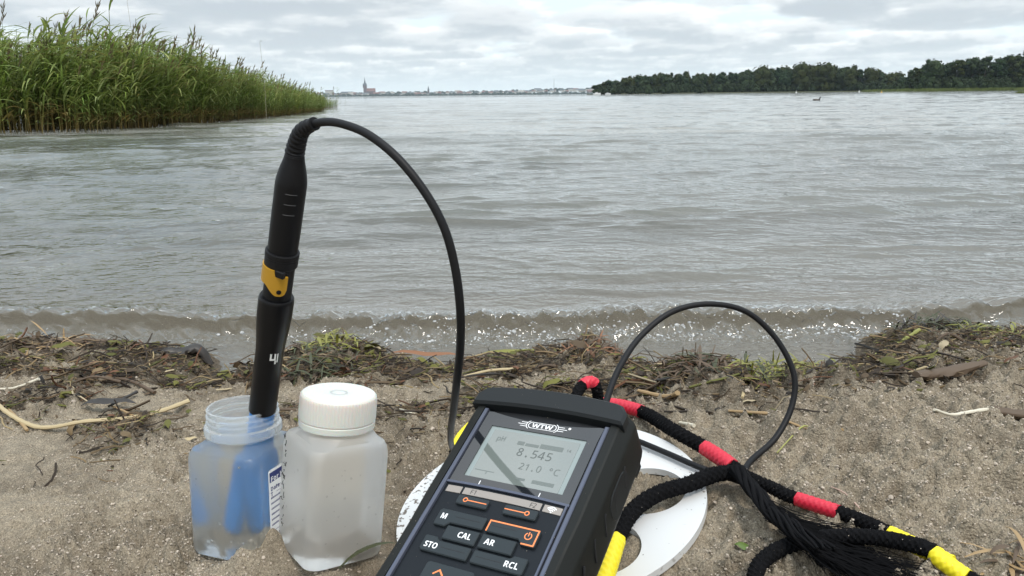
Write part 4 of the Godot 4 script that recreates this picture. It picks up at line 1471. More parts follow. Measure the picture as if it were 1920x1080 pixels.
	weed_clump("dark green weed heap with a dead leaf at the far right waterline", 0.60, -1.055, 0.048, 0.018, 70, moss, dark)
	weed_clump("olive green weed clump at the right edge of the beach", 0.645, -0.985, 0.040, 0.010, 45, olive, moss)
	weed_clump("brown tangled weed heap inside the cable loop", 0.195, -0.765, 0.040, 0.016, 70, brown, moss)
	weed_clump("olive weed mat right of the cable loop near the water", 0.315, -0.800, 0.045, 0.010, 50, olive, brown)
	weed_clump("olive weed strand crossed by the cable loop", 0.258, -0.735, 0.035, 0.010, 40, olive, moss)
	weed_clump("brown leaf heap on the bank behind the meter", 0.105, -0.955, 0.050, 0.014, 60, brown, rust)
	weed_clump("dark weed heap at the left edge of the beach", -0.62, -0.985, 0.060, 0.014, 60, brown, tan_)
	weed_clump("thin dry grass tuft in the lower right corner", 0.302, -0.412, 0.012, 0.003, 5, tan_, brown, "grass_tuft")
	for k in 30:
		var x := rng.randf_range(-0.75, 0.75)
		var z := -rng.randf_range(0.70, 0.97)
		if wrack_amount(x, z) < 0.3:
			continue
		var a := rng.randfn(0, 0.5)
		var l := rng.randf_range(0.015, 0.035)
		var m: Material = [brown, dark, tan_, straw, brown, dark, tan_][k % 7]
		stalk("wrack_twig", "short stick or straw among the brown wrack along the shore", "twig", [Vector2(x - cos(a) * l, z - sin(a) * l), Vector2(x, z + 0.004 * sin(k)), Vector2(x + cos(a) * l, z + sin(a) * l)], rng.randf_range(0.0011, 0.0024), m, 0.8, "sticks and straws in the wrack", rng.randf_range(0.001, 0.006))

func single_leaf(called: String, label: String, category: String, x: float, z: float, way: Vector3, long: float, wide: float, curl: float, m: Material, lift: float) -> void:
	var g := Geo.new()
	leaf_strip(g, Vector3.ZERO, way.normalized(), long, wide, curl)
	single(called, g.mesh(50), m, label, category, Transform3D(Basis(), on_sand(x, z, lift)))

func build_foam() -> void:
	# bubbles where the wavelet breaks
	var m := paint(Color(0.90, 0.91, 0.91), 0.06, 0.8)
	m.albedo_color.a = 0.45
	m.refraction_enabled = true
	m.refraction_scale = 0.033
	var s := SphereMesh.new()
	s.radius = 1.0
	s.height = 2.0
	s.radial_segments = 10
	s.rings = 6
	var places := []
	var tints := PackedColorArray()
	var tries := 0
	while places.size() < 1300 and tries < 140000:
		tries += 1
		var x := rng.randf_range(-1.05, 1.05)
		var busy := smoothstep(-0.05, 0.35, noise_b.get_noise_2d(x * 3.0, 12.0) + 0.35 * smoothstep(0.15, 0.5, x) + 0.15 * smoothstep(-0.25, -0.5, x))
		if rng.randf() > busy * 0.95 + 0.05:
			continue
		var d := 1.215 - 0.030 + rng.randfn(-0.014, 0.016) + 0.03 * noise_b.get_noise_2d(x * 1.3 + 3.0, 0.5) + 0.012 * noise_a.get_noise_2d(x * 9.0, 7.0) + 0.05 * smoothstep(0.35, 0.9, absf(x))
		if noise_a.get_noise_2d(x * 22.0, d * 30.0) < 0.0:
			continue
		var w := wave(x, -d, 0.004)
		var r := 0.0008 * exp(rng.randfn(0, 0.45))
		places.append(Transform3D(Basis.from_scale(Vector3(r * 1.3, r * 0.8, r)), Vector3(x, w.x + r * 0.2, -d + w.y)))
		tints.append(Color.WHITE)
	tag(scatter("foam", s, m, places, tints), "clear bubbles and foam on the breaking wavelet", "foam", "", "stuff")

func build_stuck_grains(m: Material) -> void:
	var g := strand_mesh(6)
	var meter := get_node("water_meter")
	var places := []
	var tints := PackedColorArray()
	for k in 150:
		var x := rng.randf_range(-42.0, 39.0)
		var v := rng.randf_range(-92.0, 40.0)
		var h := 1.3
		if v > 30.0:
			h = 4.4
		elif absf(x + 2.0) < 33.5:
			if v > -23.0 and rng.randf() < 0.75:
				continue
			h = 0.0 if v > -23.0 else -0.45
		var s := 0.00014 * exp(rng.randfn(0.0, 0.45))
		places.append(Transform3D(Basis.from_euler(Vector3(rng.randf() * 6.0, rng.randf() * 6.0, 0)).scaled(Vector3.ONE * s), meter_point(x, h, v) + Vector3(0, s * 0.4, 0)))
		tints.append(Color(0.42, 0.36, 0.29) * rng.randf_range(0.6, 1.5))
	scatter("sand_grain", g, m, places, tints, meter)
	var rope := get_node("marked_rope")
	places = []
	tints = PackedColorArray()
	for o in rope.get_children():
		if not (o.name.begins_with("braided_cord") or o.name.begins_with("yellow_band") or o.name.begins_with("red_band")):
			continue
		var vv: PackedVector3Array = o.mesh.surface_get_arrays(0)[Mesh.ARRAY_VERTEX]
		var nn: PackedVector3Array = o.mesh.surface_get_arrays(0)[Mesh.ARRAY_NORMAL]
		for k in 60:
			var i := rng.randi() % vv.size()
			if nn[i].y < 0.1:
				continue
			var s := 0.00020 * exp(rng.randfn(0.0, 0.45))
			places.append(Transform3D(Basis.from_scale(Vector3.ONE * s), vv[i] + nn[i] * s * 0.4))
			tints.append(Color(0.42, 0.36, 0.29) * rng.randf_range(0.6, 1.6))
	scatter("sand_grain", g, m, places, tints, rope)

# ------------------------------------------------------------------ reeds
func reed_leaf(g: Geo, h: float, turn: float, long: float, wide: float, rise: float, droop: float, lean: Vector3) -> void:
	var out := Vector3(cos(turn), 0, sin(turn))
	out = (out + Vector3(0.75, 0, 0.05)).normalized()      # the wind blows them to the right
	var side := out.cross(Vector3.UP).normalized()
	var n := 5
	var base := g.v.size()
	for k in n + 1:
		var f := float(k) / n
		var w := wide * 0.5 * (minf(1.0, 0.35 + f * 3.0)) * (1.0 - f ** 2.2) + 0.0006
		var p := lean * (h * h) + Vector3(0, h, 0) + out * long * f * cos(rise * (1.0 - 0.5 * f)) + Vector3.UP * long * (sin(rise) * f - droop * f * f)
		g.v.append(p - side * w)
		g.v.append(p + side * w + Vector3.UP * w * 0.5)
	for k in n:
		var a := base + 2 * k
		g.tri(a, a + 2, a + 1)
		g.tri(a + 1, a + 2, a + 3)

func reed_shades(g: Geo, rnd: RandomNumberGenerator, dry: float) -> void:
	var green := Color(0.175, 0.245, 0.062).lerp(Color(0.270, 0.315, 0.130), rnd.randf())
	g.paint(green.lerp(Color(0.26, 0.19, 0.085), dry))

func reed_mesh(seed_: int, height: float, plume: bool) -> ArrayMesh:
	var rnd := RandomNumberGenerator.new()
	rnd.seed = seed_
	var g := Geo.new()
	var lean := Vector3(rnd.randf_range(0.04, 0.17), 0, rnd.randf_range(-0.03, 0.03))
	var pts := PackedVector3Array()
	var rr := PackedFloat32Array()
	for k in 6:
		var h := height * k / 5.0
		pts.append(lean * h * h + Vector3(0, h, 0))
		rr.append(lerpf(0.006, 0.0022, k / 5.0))
	g.tube(pts, rr, 4)
	for p in g.v:
		g.c.append(Color(0.20, 0.145, 0.06).lerp(Color(0.10, 0.15, 0.03), smoothstep(0.05, 0.42, p.y)))
	var n := 13
	for k in n:
		var h := height * lerpf(0.10, 0.985, (k + rnd.randf_range(0.0, 0.6)) / n)
		var top := h / height
		reed_leaf(g, h, rnd.randf() * TAU, rnd.randf_range(0.22, 0.40) * (1.0 if top > 0.3 else 0.7), rnd.randf_range(0.015, 0.027), rnd.randf_range(0.45, 1.2), rnd.randf_range(0.10, 0.75), lean)
		reed_shades(g, rnd, 0.85 if top < 0.26 and rnd.randf() < 0.6 else 0.9 if rnd.randf() < 0.05 else 0.0)
	if plume:
		plume_shape(g, rnd, lean * height * height + Vector3(0, height, 0))
		g.paint(Color(0.16, 0.135, 0.08))
	return g.mesh(70)

func plume_shape(g: Geo, rnd: RandomNumberGenerator, top: Vector3) -> void:
	for k in 13:
		var f := k / 13.0
		var way := Vector3(0.35 + rnd.randfn(0.1, 0.22), 0.9, rnd.randfn(0, 0.25)).normalized()
		var p := top + Vector3(0.04, 0.13, 0) * f
		var side := way.cross(Vector3(0, 0, 1)).normalized()
		var l := rnd.randf_range(0.05, 0.10)
		var b := g.v.size()
		g.v.append(p); g.v.append(p + way * l * 0.5 + side * 0.006); g.v.append(p + way * l); g.v.append(p + way * l * 0.5 - side * 0.006)
		g.tri(b, b + 1, b + 2); g.tri(b, b + 2, b + 3)

func reed_front(z: float) -> float:     # x of the stand's edge on the open water
	return table(-z, PackedFloat32Array([9.0, 9.8, 12.5, 17.6, 21.0, 25.0]), PackedFloat32Array([-5.2, -4.95, -4.75, -4.75, -5.1, -5.9]))

func reed_height(x: float, z: float) -> float:
	var h := table(-z, PackedFloat32Array([9.0, 12.0, 15.0, 18.0, 21.0, 26.0]), PackedFloat32Array([1.26, 1.28, 1.08, 0.82, 0.64, 0.45]))
	return h * (0.88 + 0.30 * noise_b.get_noise_2d(x * 1.0, z * 1.0)) * lerpf(0.78, 1.0, smoothstep(0.0, 0.8, reed_front(z) - x))

func build_reeds() -> void:
	var m := tinted(0.5, 0.35)
	m.backlight_enabled = true
	m.backlight = Color(0.8, 0.8, 0.8)
	m.cull_mode = BaseMaterial3D.CULL_DISABLED
	for kind in 7:
		var mesh := reed_mesh(300 + kind, 1.0, kind == 5)
		var places := []
		var tints := PackedColorArray()
		for k in 950:
			var d := lerpf(9.7, 27.0, pow(rng.randf(), 1.35))
			var depth := rng.randf() * rng.randf() * lerpf(6.5, 3.0, smoothstep(10.0, 25.0, d)) * 1.15
			var x := reed_front(-d) - depth
			if d < 10.6:
				x = rng.randf_range(-9.8, reed_front(-d))
			var z := -d + rng.randfn(0, 0.15)
			var h := reed_height(x, z) * rng.randf_range(0.68, 1.10)
			var b := Basis.from_euler(Vector3(rng.randfn(0, 0.05), rng.randfn(0, 0.35), rng.randfn(-0.04, 0.06)))
			places.append(Transform3D(b.scaled(Vector3(1, 1, 1) * h), Vector3(x, -0.02, z)))
			var v := rng.randf_range(0.70, 1.30) * (1.0 + 0.35 * noise_b.get_noise_2d(x * 2.0, z * 2.0))
			tints.append(Color(v * rng.randf_range(0.9, 1.15), v, v * rng.randf_range(0.7, 1.05)))
		tag(scatter("reed_bed", mesh, m, places, tints), "dense green reed bed standing in the shallow water on the left", "reeds", "", "stuff")
	# single reeds one can pick out: tall ones against the sky and the thin fringe at the tip
	var protos := []
	for kind in 3:
		var rnd := RandomNumberGenerator.new()
		rnd.seed = 910 + kind
		var t := thing("reed_stalk", "", "reed")
		var lean := Vector3(0.05 + 0.03 * kind, 0, 0.01)
		var pts := PackedVector3Array()
		var rr := PackedFloat32Array()
		for k in 6:
			pts.append(lean * pow(k / 5.0, 2) + Vector3(0, k / 5.0, 0))
			rr.append(lerpf(0.006, 0.002, k / 5.0))
		var g := Geo.new()
		g.tube(pts, rr, 5)
		g.paint(Color(0.13, 0.155, 0.05))
		part(t, "stem", g.mesh(60), m)
		for k in 8:
			g = Geo.new()
			var h := lerpf(0.25, 0.98, k / 7.0)
			reed_leaf(g, h, rnd.randf() * TAU, rnd.randf_range(0.24, 0.36), rnd.randf_range(0.014, 0.021), rnd.randf_range(0.5, 1.1), rnd.randf_range(0.1, 0.5), lean)
			reed_shades(g, rnd, 0.0)
			part(t, "leaf", g.mesh(70), m)
		if kind < 1:
			g = Geo.new()
			plume_shape(g, rnd, lean + Vector3(0, 1, 0))
			g.paint(Color(0.17, 0.145, 0.085))
			part(t, "plume", g.mesh(70), m)
		protos.append(t)
	var placed := 0
	for k in 70:
		var d := 0.0
		var x := 0.0
		var h := 0.0
		var fringe := k >= 44
		if fringe:
			d = rng.randf_range(18.0, 27.5)
			x = reed_front(-d) + rng.randf_range(-0.2, 0.75) * rng.randf()
			h = rng.randf_range(0.38, 0.66) * (1.0 if d < 24.0 else 0.75)
		else:
			d = rng.randf_range(10.4, 15.5)
			x = reed_front(-d) - rng.randf_range(0.6, 3.2)
			h = reed_height(x, -d) * rng.randf_range(1.08, 1.30)
		var o: Node3D = protos[k % 3]
		if k >= 3:
			o = protos[k % 3].duplicate()
			o.name = numbered("reed_stalk")
			add_child(o, true)
		o.transform = Transform3D(Basis.from_euler(Vector3(0, rng.randfn(0, 0.4), 0)).scaled(Vector3.ONE * h), Vector3(x, -0.02, -d))
		if fringe:
			tag(o, "slender reed standing alone in the water at the right tip of the reed bed", "reed", "single reeds at the tip of the reed bed")
		else:
			tag(o, "tall green reed with drooping leaves rising above the reed bed against the sky", "reed", "tall reeds rising above the reed bed")
	for q in [[-3.72, -12.0, 1.20, "thin bare reed stalk with a bent tip above the right part of the reed bed"], [-5.15, -11.0, 1.68, "tall thin bare reed stalk reaching the top of the picture over the reed bed"]]:
		var g := Geo.new()
		var hh: float = q[2]
		g.tube(PackedVector3Array([Vector3.ZERO, Vector3(0.02, hh * 0.5, 0), Vector3(0.0, hh, 0), Vector3(0.012, hh + 0.02, 0), Vector3(0.035, hh + 0.015, 0)]), PackedFloat32Array([0.0026, 0.0022, 0.0018, 0.0028, 0.0028]), 5)
		single("bare_reed", g.mesh(60), paint(Color(0.30, 0.27, 0.20), 0.6), q[3], "reed", Transform3D(Basis(), Vector3(q[0], -0.02, q[1])))

# ------------------------------------------------------------------ the far shore
func crown_mesh(seed_: int, wide: float, high: float, base: float, gaps: float, lobes: int) -> ArrayMesh:
	var rnd := RandomNumberGenerator.new()
	rnd.seed = seed_
	var g := Geo.new()
	for k in lobes:
		var f := (k + 0.5) / lobes
		var y := base + (high - base) * lerpf(0.12, 0.90, f)
		var reach := wide * 0.5 * sqrt(maxf(0.05, 1.0 - pow(absf(f - 0.40) / 0.66, 2.0)))
		var a := rnd.randf() * TAU
		var c := Vector3(cos(a), 0, sin(a)) * reach * rnd.randf_range(0.30, 0.62) * (1.0 + gaps * 0.4) + Vector3(0, y, 0)
		var r := wide * rnd.randf_range(0.19, 0.30) * (1.0 - gaps * 0.35)
		var shade := rnd.randf_range(0.82, 1.2)
		# a core of leaf masses
		var rings := []
		for q in 6:
			var lat := lerpf(-PI / 2, PI / 2, q / 5.0)
			var ring := PackedVector3Array()
			for j in 9:
				var lon := TAU * j / 9
				var dir := Vector3(cos(lat) * cos(lon), sin(lat), -cos(lat) * sin(lon))
				ring.append(c + dir * r * 0.80 * (1.0 + 0.35 * noise_a.get_noise_3d(dir.x * 2.0 + k * 3.0, dir.y * 2.0 + seed_, dir.z * 2.0)))
			rings.append(ring)
		g.loft(rings, true, false, false)
		g.paint(Color(0.027, 0.040, 0.019) * shade)
		# sprays of leaves round it
		for q in int(46 * (1.0 - gaps * 0.3)):
			var dir := Vector3(rnd.randfn(0, 1), rnd.randfn(0.15, 1), rnd.randfn(0, 1)).normalized()
			var p := c + dir * r * rnd.randf_range(0.72, 1.22)
			var t1 := dir.cross(Vector3(rnd.randfn(0, 1), rnd.randfn(0, 1), rnd.randfn(0, 1))).normalized()
			var t2 := (dir + Vector3(rnd.randfn(0, 0.6), rnd.randfn(0, 0.6), rnd.randfn(0, 0.6))).cross(t1).normalized()
			var s := wide * rnd.randf_range(0.035, 0.075)
			var b := g.v.size()
			g.v.append(p - t1 * s); g.v.append(p + t2 * s * 0.8); g.v.append(p + t1 * s); g.v.append(p - t2 * s * 0.7)
			g.tri(b, b + 1, b + 2); g.tri(b, b + 2, b + 3)
			g.paint(Color(0.031, 0.047, 0.021) * shade * rnd.randf_range(0.78, 1.25))
	return g.mesh(50)

func trunk_mesh(high: float, r: float) -> ArrayMesh:
	var g := Geo.new()
	g.tube(PackedVector3Array([Vector3.ZERO, Vector3(0.1, high * 0.3, 0), Vector3(-0.1, high * 0.6, 0.1), Vector3(0, high * 0.9, 0)]), PackedFloat32Array([r * 1.3, r, r * 0.7, r * 0.2]), 7)
	for k in 6:
		var y := high * (0.35 + 0.09 * k)
		var a := k * 2.4
		g.tube(PackedVector3Array([Vector3(0, y, 0), Vector3(cos(a) * high * 0.10, y + high * 0.08, sin(a) * high * 0.10), Vector3(cos(a) * high * 0.17, y + high * 0.19, sin(a) * high * 0.17)]), PackedFloat32Array([r * 0.4, r * 0.25, r * 0.08]), 5)
	return g.mesh(50)

func build_far_shore() -> void:
	var leaf := tinted(0.75, 0.2)
	leaf.cull_mode = BaseMaterial3D.CULL_DISABLED
	var bark := paint(Color(0.06, 0.05, 0.042), 0.85)
	# banks of the far shores
	var earth := paint(Color(0.055, 0.060, 0.030), 0.9)
	for q in [["headland", PackedVector2Array([Vector2(58, -600), Vector2(75, -588), Vector2(150, -585), Vector2(240, -560), Vector2(330, -470), Vector2(520, -430), Vector2(900, -430), Vector2(900, -900), Vector2(120, -760), Vector2(62, -640)]), 0.7, "wooded headland reaching into the lake on the right"], ["town_shore", PackedVector2Array([Vector2(-2600, -5000), Vector2(2200, -5000), Vector2(2600, -6400), Vector2(-2800, -6400)]), 2.0, "low far shore under the town"]]:
		var g := Geo.new()
		var o := PackedVector2Array()
		for p in q[1]:
			o.append(Vector2(p.x, -p.y))
		if Geometry2D.is_polygon_clockwise(o):
			o.reverse()
		g.slab(o, -1.0, q[2], 0.6, Transform3D.IDENTITY)
		tag(part(self, q[0], g.mesh(20), earth), q[3], "", "", "structure")
	var wood := []
	var greens := []
	for k in 3:
		var lm := tinted(0.75, 0.2)
		lm.cull_mode = BaseMaterial3D.CULL_DISABLED
		lm.albedo_color = [Color(1, 1, 1), Color(1.0, 0.93, 0.78), Color(0.80, 0.88, 0.86)][k]
		greens.append(lm)
	for k in 7:
		var t := thing("broadleaf_tree", "", "tree")
		part(t, "trunk", trunk_mesh(17.0, 0.30), bark)
		part(t, "crown", crown_mesh(40 + k, [14.0, 10.5, 17.0, 12.0, 19.0, 9.5, 15.0][k], [19.0, 21.5, 17.0, 19.5, 20.0, 22.0, 16.0][k], 0.5, [0.0, 0.2, 0.0, 0.1, 0.0, 0.3, 0.0][k], [15, 14, 18, 14, 22, 13, 16][k]), greens[k % 3])
		wood.append(t)
	var spots := []
	for row in 4:
		var n: int = [40, 38, 36, 34][row]
		for k in n:
			var f := (k + rng.randf_range(-0.3, 0.3)) / n
			var x := lerpf(64.0 + row * 5.0, 312.0 + row * 8.0, f)
			var z := -(598.0 + row * 11.0 - 34.0 * smoothstep(0.55, 1.0, f)) + rng.randfn(0, 1.5)
			spots.append([x, z, f, row])
	var used := 0
	for s in spots:
		var px: float = 960.0 + 1440.0 * s[0] / -s[1]
		var h := table(px, PackedFloat32Array([1110, 1150, 1235, 1330, 1400, 1480, 1560, 1620, 1680, 1720]), PackedFloat32Array([7.5, 11.0, 15.0, 14.2, 16.5, 18.6, 18.0, 14.8, 11.0, 10.5]))
		var size: float = h / 19.5 * rng.randf_range(0.86, 1.07) * (0.93 + 0.03 * s[3])
		var o: Node3D = wood[used % 7]
		if used >= 7:
			o = wood[rng.randi() % 7].duplicate()
			o.name = numbered("broadleaf_tree")
			add_child(o, true)
		used += 1
		o.transform = Transform3D(Basis(Vector3.UP, rng.randf() * TAU).scaled(Vector3(maxf(size, 0.7), size, maxf(size, 0.7))), Vector3(s[0], 0.5, s[1]))
		tag(o, "dark green broadleaf tree in the wood on the headland" if s[3] < 2 else "dark tree in the back of the wood on the headland", "tree", "trees of the wood on the headland" if s[3] < 2 else "back trees of the wood on the headland")
	# the taller, looser trees at the right
	var tall := []
	for k in 4:
		var t := thing("tall_tree", "", "tree")
		part(t, "trunk", trunk_mesh(18.0, 0.26), bark)
		part(t, "crown", crown_mesh(70 + k, [9.5, 8.5, 10.5, 9.0][k], [19.5, 20.0, 19.0, 21.0][k], 1.0, 0.5, 20), greens[k % 3])
		tall.append(t)
	used = 0
	for k in 34:
		var px := lerpf(1690, 1985, (k + rng.randf_range(-0.35, 0.35)) / 34.0)
		var z := -(438.0 + (k % 3) * 9.0 + rng.randfn(0, 2.0))
		var x := (px - 960.0) / 1440.0 * -z
		var h := table(px, PackedFloat32Array([1690, 1715, 1760, 1800, 1840, 1870, 1900, 1990]), PackedFloat32Array([12.0, 16.0, 15.4, 17.2, 16.6, 18.2, 20.5, 21.0]))
		var size := h / 19.5 * rng.randf_range(0.92, 1.06)
		var o: Node3D = tall[used % 4]
		if used >= 4:
			o = tall[used % 4].duplicate()
			o.name = numbered("tall_tree")
			add_child(o, true)
		used += 1
		o.transform = Transform3D(Basis(Vector3.UP, rng.randf() * TAU).scaled(Vector3(size * rng.randf_range(0.9, 1.3), size, size * 1.1)), Vector3(x, 0.5, z))
		tag(o, "tall loose-crowned tree in the open row at the right edge", "tree", "tall trees in the row at the right")
	# the round leafy tree where the row begins, and shrubs along the foot
	var r := thing("round_tree", "broad round-crowned tree at the left end of the tall tree row", "tree", Transform3D(Basis(), Vector3(228, 0.5, -430)))
	part(r, "trunk", trunk_mesh(10.0, 0.3), bark)
	part(r, "crown", crown_mesh(91, 13.5, 14.4, 0.5, 0.0, 15), leaf)
	var shrub := crown_mesh(99, 6.0, 4.2, 0.0, 0.0, 7)
	var places := []
	var tints := PackedColorArray()
	for k in 170:
		var px := lerpf(1118, 2000, k / 170.0)
		var d := lerpf(590, 430, smoothstep(1560, 1720, px)) + rng.randfn(0, 2)
		places.append(Transform3D(Basis(Vector3.UP, rng.randf() * TAU).scaled(Vector3.ONE * rng.randf_range(0.7, 1.5)), Vector3((px - 960.0) / 1440.0 * d, 0.2, -d)))
		tints.append(Color.WHITE * rng.randf_range(0.6, 1.1))
	tag(scatter("shore_undergrowth", shrub, leaf, places, tints), "dark undergrowth along the foot of the wood", "undergrowth", "", "stuff")
	# belt of reeds along the right shore
	var tuft := Geo.new()
	for k in 40:
		var p := Vector3(rng.randfn(0, 0.9), 0, rng.randfn(0, 0.5))
		var b := tuft.v.size()
		tuft.v.append(p + Vector3(-0.06, 0, 0)); tuft.v.append(p + Vector3(rng.randfn(0.1, 0.1), rng.randf_range(1.0, 1.9), 0)); tuft.v.append(p + Vector3(0.06, 0, 0.03))
		tuft.tri(b, b + 1, b + 2)
	tuft.paint(Color(0.125, 0.150, 0.048))
	places = []
	tints = PackedColorArray()
	for k in 700:
		var px := lerpf(1600, 1990, rng.randf())
		var d := lerpf(520, 395, smoothstep(1600, 1700, px)) + rng.randf() * 14.0
		places.append(Transform3D(Basis(Vector3.UP, rng.randf() * TAU).scaled(Vector3.ONE * rng.randf_range(0.7, 1.15)), Vector3((px - 960.0) / 1440.0 * d, -0.1, -d)))
		tints.append(Color.WHITE * rng.randf_range(0.75, 1.25))
	for k in 90:
		var d := rng.randf_range(84.0, 96.0)
		places.append(Transform3D(Basis(Vector3.UP, rng.randf() * TAU).scaled(Vector3.ONE * rng.randf_range(0.14, 0.26)), Vector3(0.648 * d + rng.randf_range(-0.5, 9.0), -0.05, -d)))
		tints.append(Color.WHITE * rng.randf_range(0.8, 1.5))
	tag(scatter("reed_belt", tuft.mesh(80), leaf, places, tints), "pale green belt of reeds along the right shore", "reeds", "", "stuff")

func build_town() -> void:
	var z0 := -5060.0
	var brick := paint(Color(0.125, 0.075, 0.066), 0.8)
	var slate := paint(Color(0.07, 0.08, 0.09), 0.7)
	var tile := paint(Color(0.17, 0.070, 0.052), 0.8)
	var walls := [paint(Color(0.48, 0.46, 0.42), 0.8), paint(Color(0.58, 0.57, 0.54), 0.8), paint(Color(0.34, 0.31, 0.27), 0.8), paint(Color(0.22, 0.13, 0.11), 0.8)]
	var leaf := tinted(0.8, 0.2)
	leaf.cull_mode = BaseMaterial3D.CULL_DISABLED
	# the church
	var c := thing("brick_church", "red brick church with a tall pointed tower on the town skyline", "church", Transform3D(Basis.from_scale(Vector3.ONE * 0.86), Vector3(-945, 2, z0 - 120)))
	var g := Geo.new()
	g.box(Vector3(0, 40, 0), Vector3(22, 80, 22), 0.5)
	part(c, "tower", g.mesh(20), brick)
	g = Geo.new()
	g.lathe(PackedVector2Array([Vector2(15, 80), Vector2(9, 92), Vector2(4.0, 112), Vector2(0.4, 138)]), 8)
	part(c, "spire", g.mesh(20), slate)
	for s in [-1.0, 1.0]:
		g = Geo.new()
		g.lathe(PackedVector2Array([Vector2(3.5, 62), Vector2(3.5, 84), Vector2(0.1, 96)]), 8, Transform3D(Basis(), Vector3(s * 12.0, 0, 6)))
		part(c, "corner_turret", g.mesh(20), slate)
	g = Geo.new()
	g.box(Vector3(44, 18, 0), Vector3(64, 36, 26), 0.4)
	part(c, "nave", g.mesh(20), brick)
	g = Geo.new()
	g.loft([PackedVector3Array([Vector3(12, 36.2, 14), Vector3(12, 36.2, -14), Vector3(12, 58, 0)]), PackedVector3Array([Vector3(77, 36.2, 14), Vector3(77, 36.2, -14), Vector3(77, 58, 0)])])
	part(c, "roof", g.mesh(20), tile)
	# houses
	var house_wall := Geo.new()
	house_wall.box(Vector3(0, 5, 0), Vector3(22, 10, 12), 0.2)
	var hw := house_wall.mesh(20)
	var roof := Geo.new()
	roof.loft([PackedVector3Array([Vector3(-11.5, 10.1, 6.6), Vector3(-11.5, 10.1, -6.6), Vector3(-11.5, 15.5, 0)]), PackedVector3Array([Vector3(11.5, 10.1, 6.6), Vector3(11.5, 10.1, -6.6), Vector3(11.5, 15.5, 0)])])
	var hr := roof.mesh(20)
	var kinds := []
	for k in 6:
		var t := thing("town_house", "", "house")
		part(t, "wall", hw, walls[[0, 1, 2, 1, 3, 0][k]])
		part(t, "roof", hr, [tile, slate, slate, walls[2], tile, slate][k])
		kinds.append(t)
	var names := ["pale rendered house with a red roof in the far town", "white house with a dark roof in the far town", "sand-coloured house with a dark roof in the far town", "white flat-toned block in the far town", "brick house with a red roof in the far town", "cream house with a dark roof in the far town"]
	var used := 0
	for k in 78:
		var o: Node3D = kinds[k % 6]
		if k >= 6:
			o = kinds[k % 6].duplicate()
			o.name = numbered("town_house")
			add_child(o, true)
		var px := lerpf(612, 1118, (k + rng.randf_range(-0.4, 0.4)) / 78.0)
		var back := rng.randf() * 260.0
		var s := rng.randf_range(0.7, 1.5)
		var rise := 5.0 + back * 0.05 + 10.0 * smoothstep(930, 1040, px)
		o.transform = Transform3D(Basis(Vector3.UP, rng.randfn(0, 0.4)).scaled(Vector3(s * rng.randf_range(0.8, 1.7), s, s)), Vector3((px - 960.0) / 1440.0 * (5080.0 + back), rise * rng.randf_range(0.3, 1.0), z0 - 20 - back))
		tag(o, names[k % 6], "house", names[k % 6].replace("house", "houses").replace("block", "blocks"))
	var tree := thing("town_tree", "", "tree")
	part(tree, "crown", crown_mesh(120, 26.0, 17.0, 0.0, 0.0, 9), leaf)
	for k in 190:
		var o: Node3D = tree
		if k > 0:
			o = tree.duplicate()
			o.name = numbered("town_tree")
			add_child(o, true)
		var px := lerpf(604, 1122, (k + rng.randf_range(-0.5, 0.5)) / 190.0)
		var back := (rng.randf() * 60.0) if k % 2 else 260.0 + rng.randf() * 160.0
		var s := rng.randf_range(0.6, 1.05)
		o.transform = Transform3D(Basis(Vector3.UP, rng.randf() * TAU).scaled(Vector3(s * 1.7, s, s)), Vector3((px - 960.0) / 1440.0 * (5040.0 + back), -2.0 + (14.0 + 10.0 * smoothstep(930, 1040, px) if back > 200 else 0.0), z0 + 18 - back))
		tag(o, "rounded dark tree between the houses of the far town", "tree", "trees of the far town")
	# slim things on the skyline
	g = Geo.new()
	g.tube(PackedVector3Array([Vector3.ZERO, Vector3(0, 60, 0), Vector3(0, 104, 0)]), PackedFloat32Array([2.4, 1.8, 1.0]), 8)
	single("radio_mast", g.mesh(40), paint(Color(0.45, 0.46, 0.47), 0.6), "thin grey radio mast behind the right part of the far town", "mast", Transform3D(Basis(), Vector3((1040.0 - 960.0) / 1440.0 * 5400.0, 2, -5400)))
	var ct := thing("small_church_tower", "small dark church tower with a pointed roof in the middle of the far town", "tower", Transform3D(Basis(), Vector3((812.0 - 960.0) / 1440.0 * 5300.0, 2, -5300)))
	g = Geo.new()
	g.box(Vector3(0, 17, 0), Vector3(11, 34, 11), 0.3)
	part(ct, "wall", g.mesh(20), brick)
	g = Geo.new()
	g.lathe(PackedVector2Array([Vector2(8, 34), Vector2(4, 46), Vector2(0.2, 66)]), 8)
	part(ct, "roof", g.mesh(20), slate)
	var cb := thing("pale_hall", "wide pale hall at the left end of the far town", "building", Transform3D(Basis(), Vector3((632.0 - 960.0) / 1440.0 * 5250.0, 8, -5250)))
	g = Geo.new()
	g.box(Vector3(0, 16, 0), Vector3(50, 32, 24), 0.3)
	part(cb, "wall", g.mesh(20), walls[0])
	g = Geo.new()
	g.box(Vector3(0, 33.5, 0), Vector3(53, 3, 27), 0.3)
	part(cb, "roof", g.mesh(20), tile)

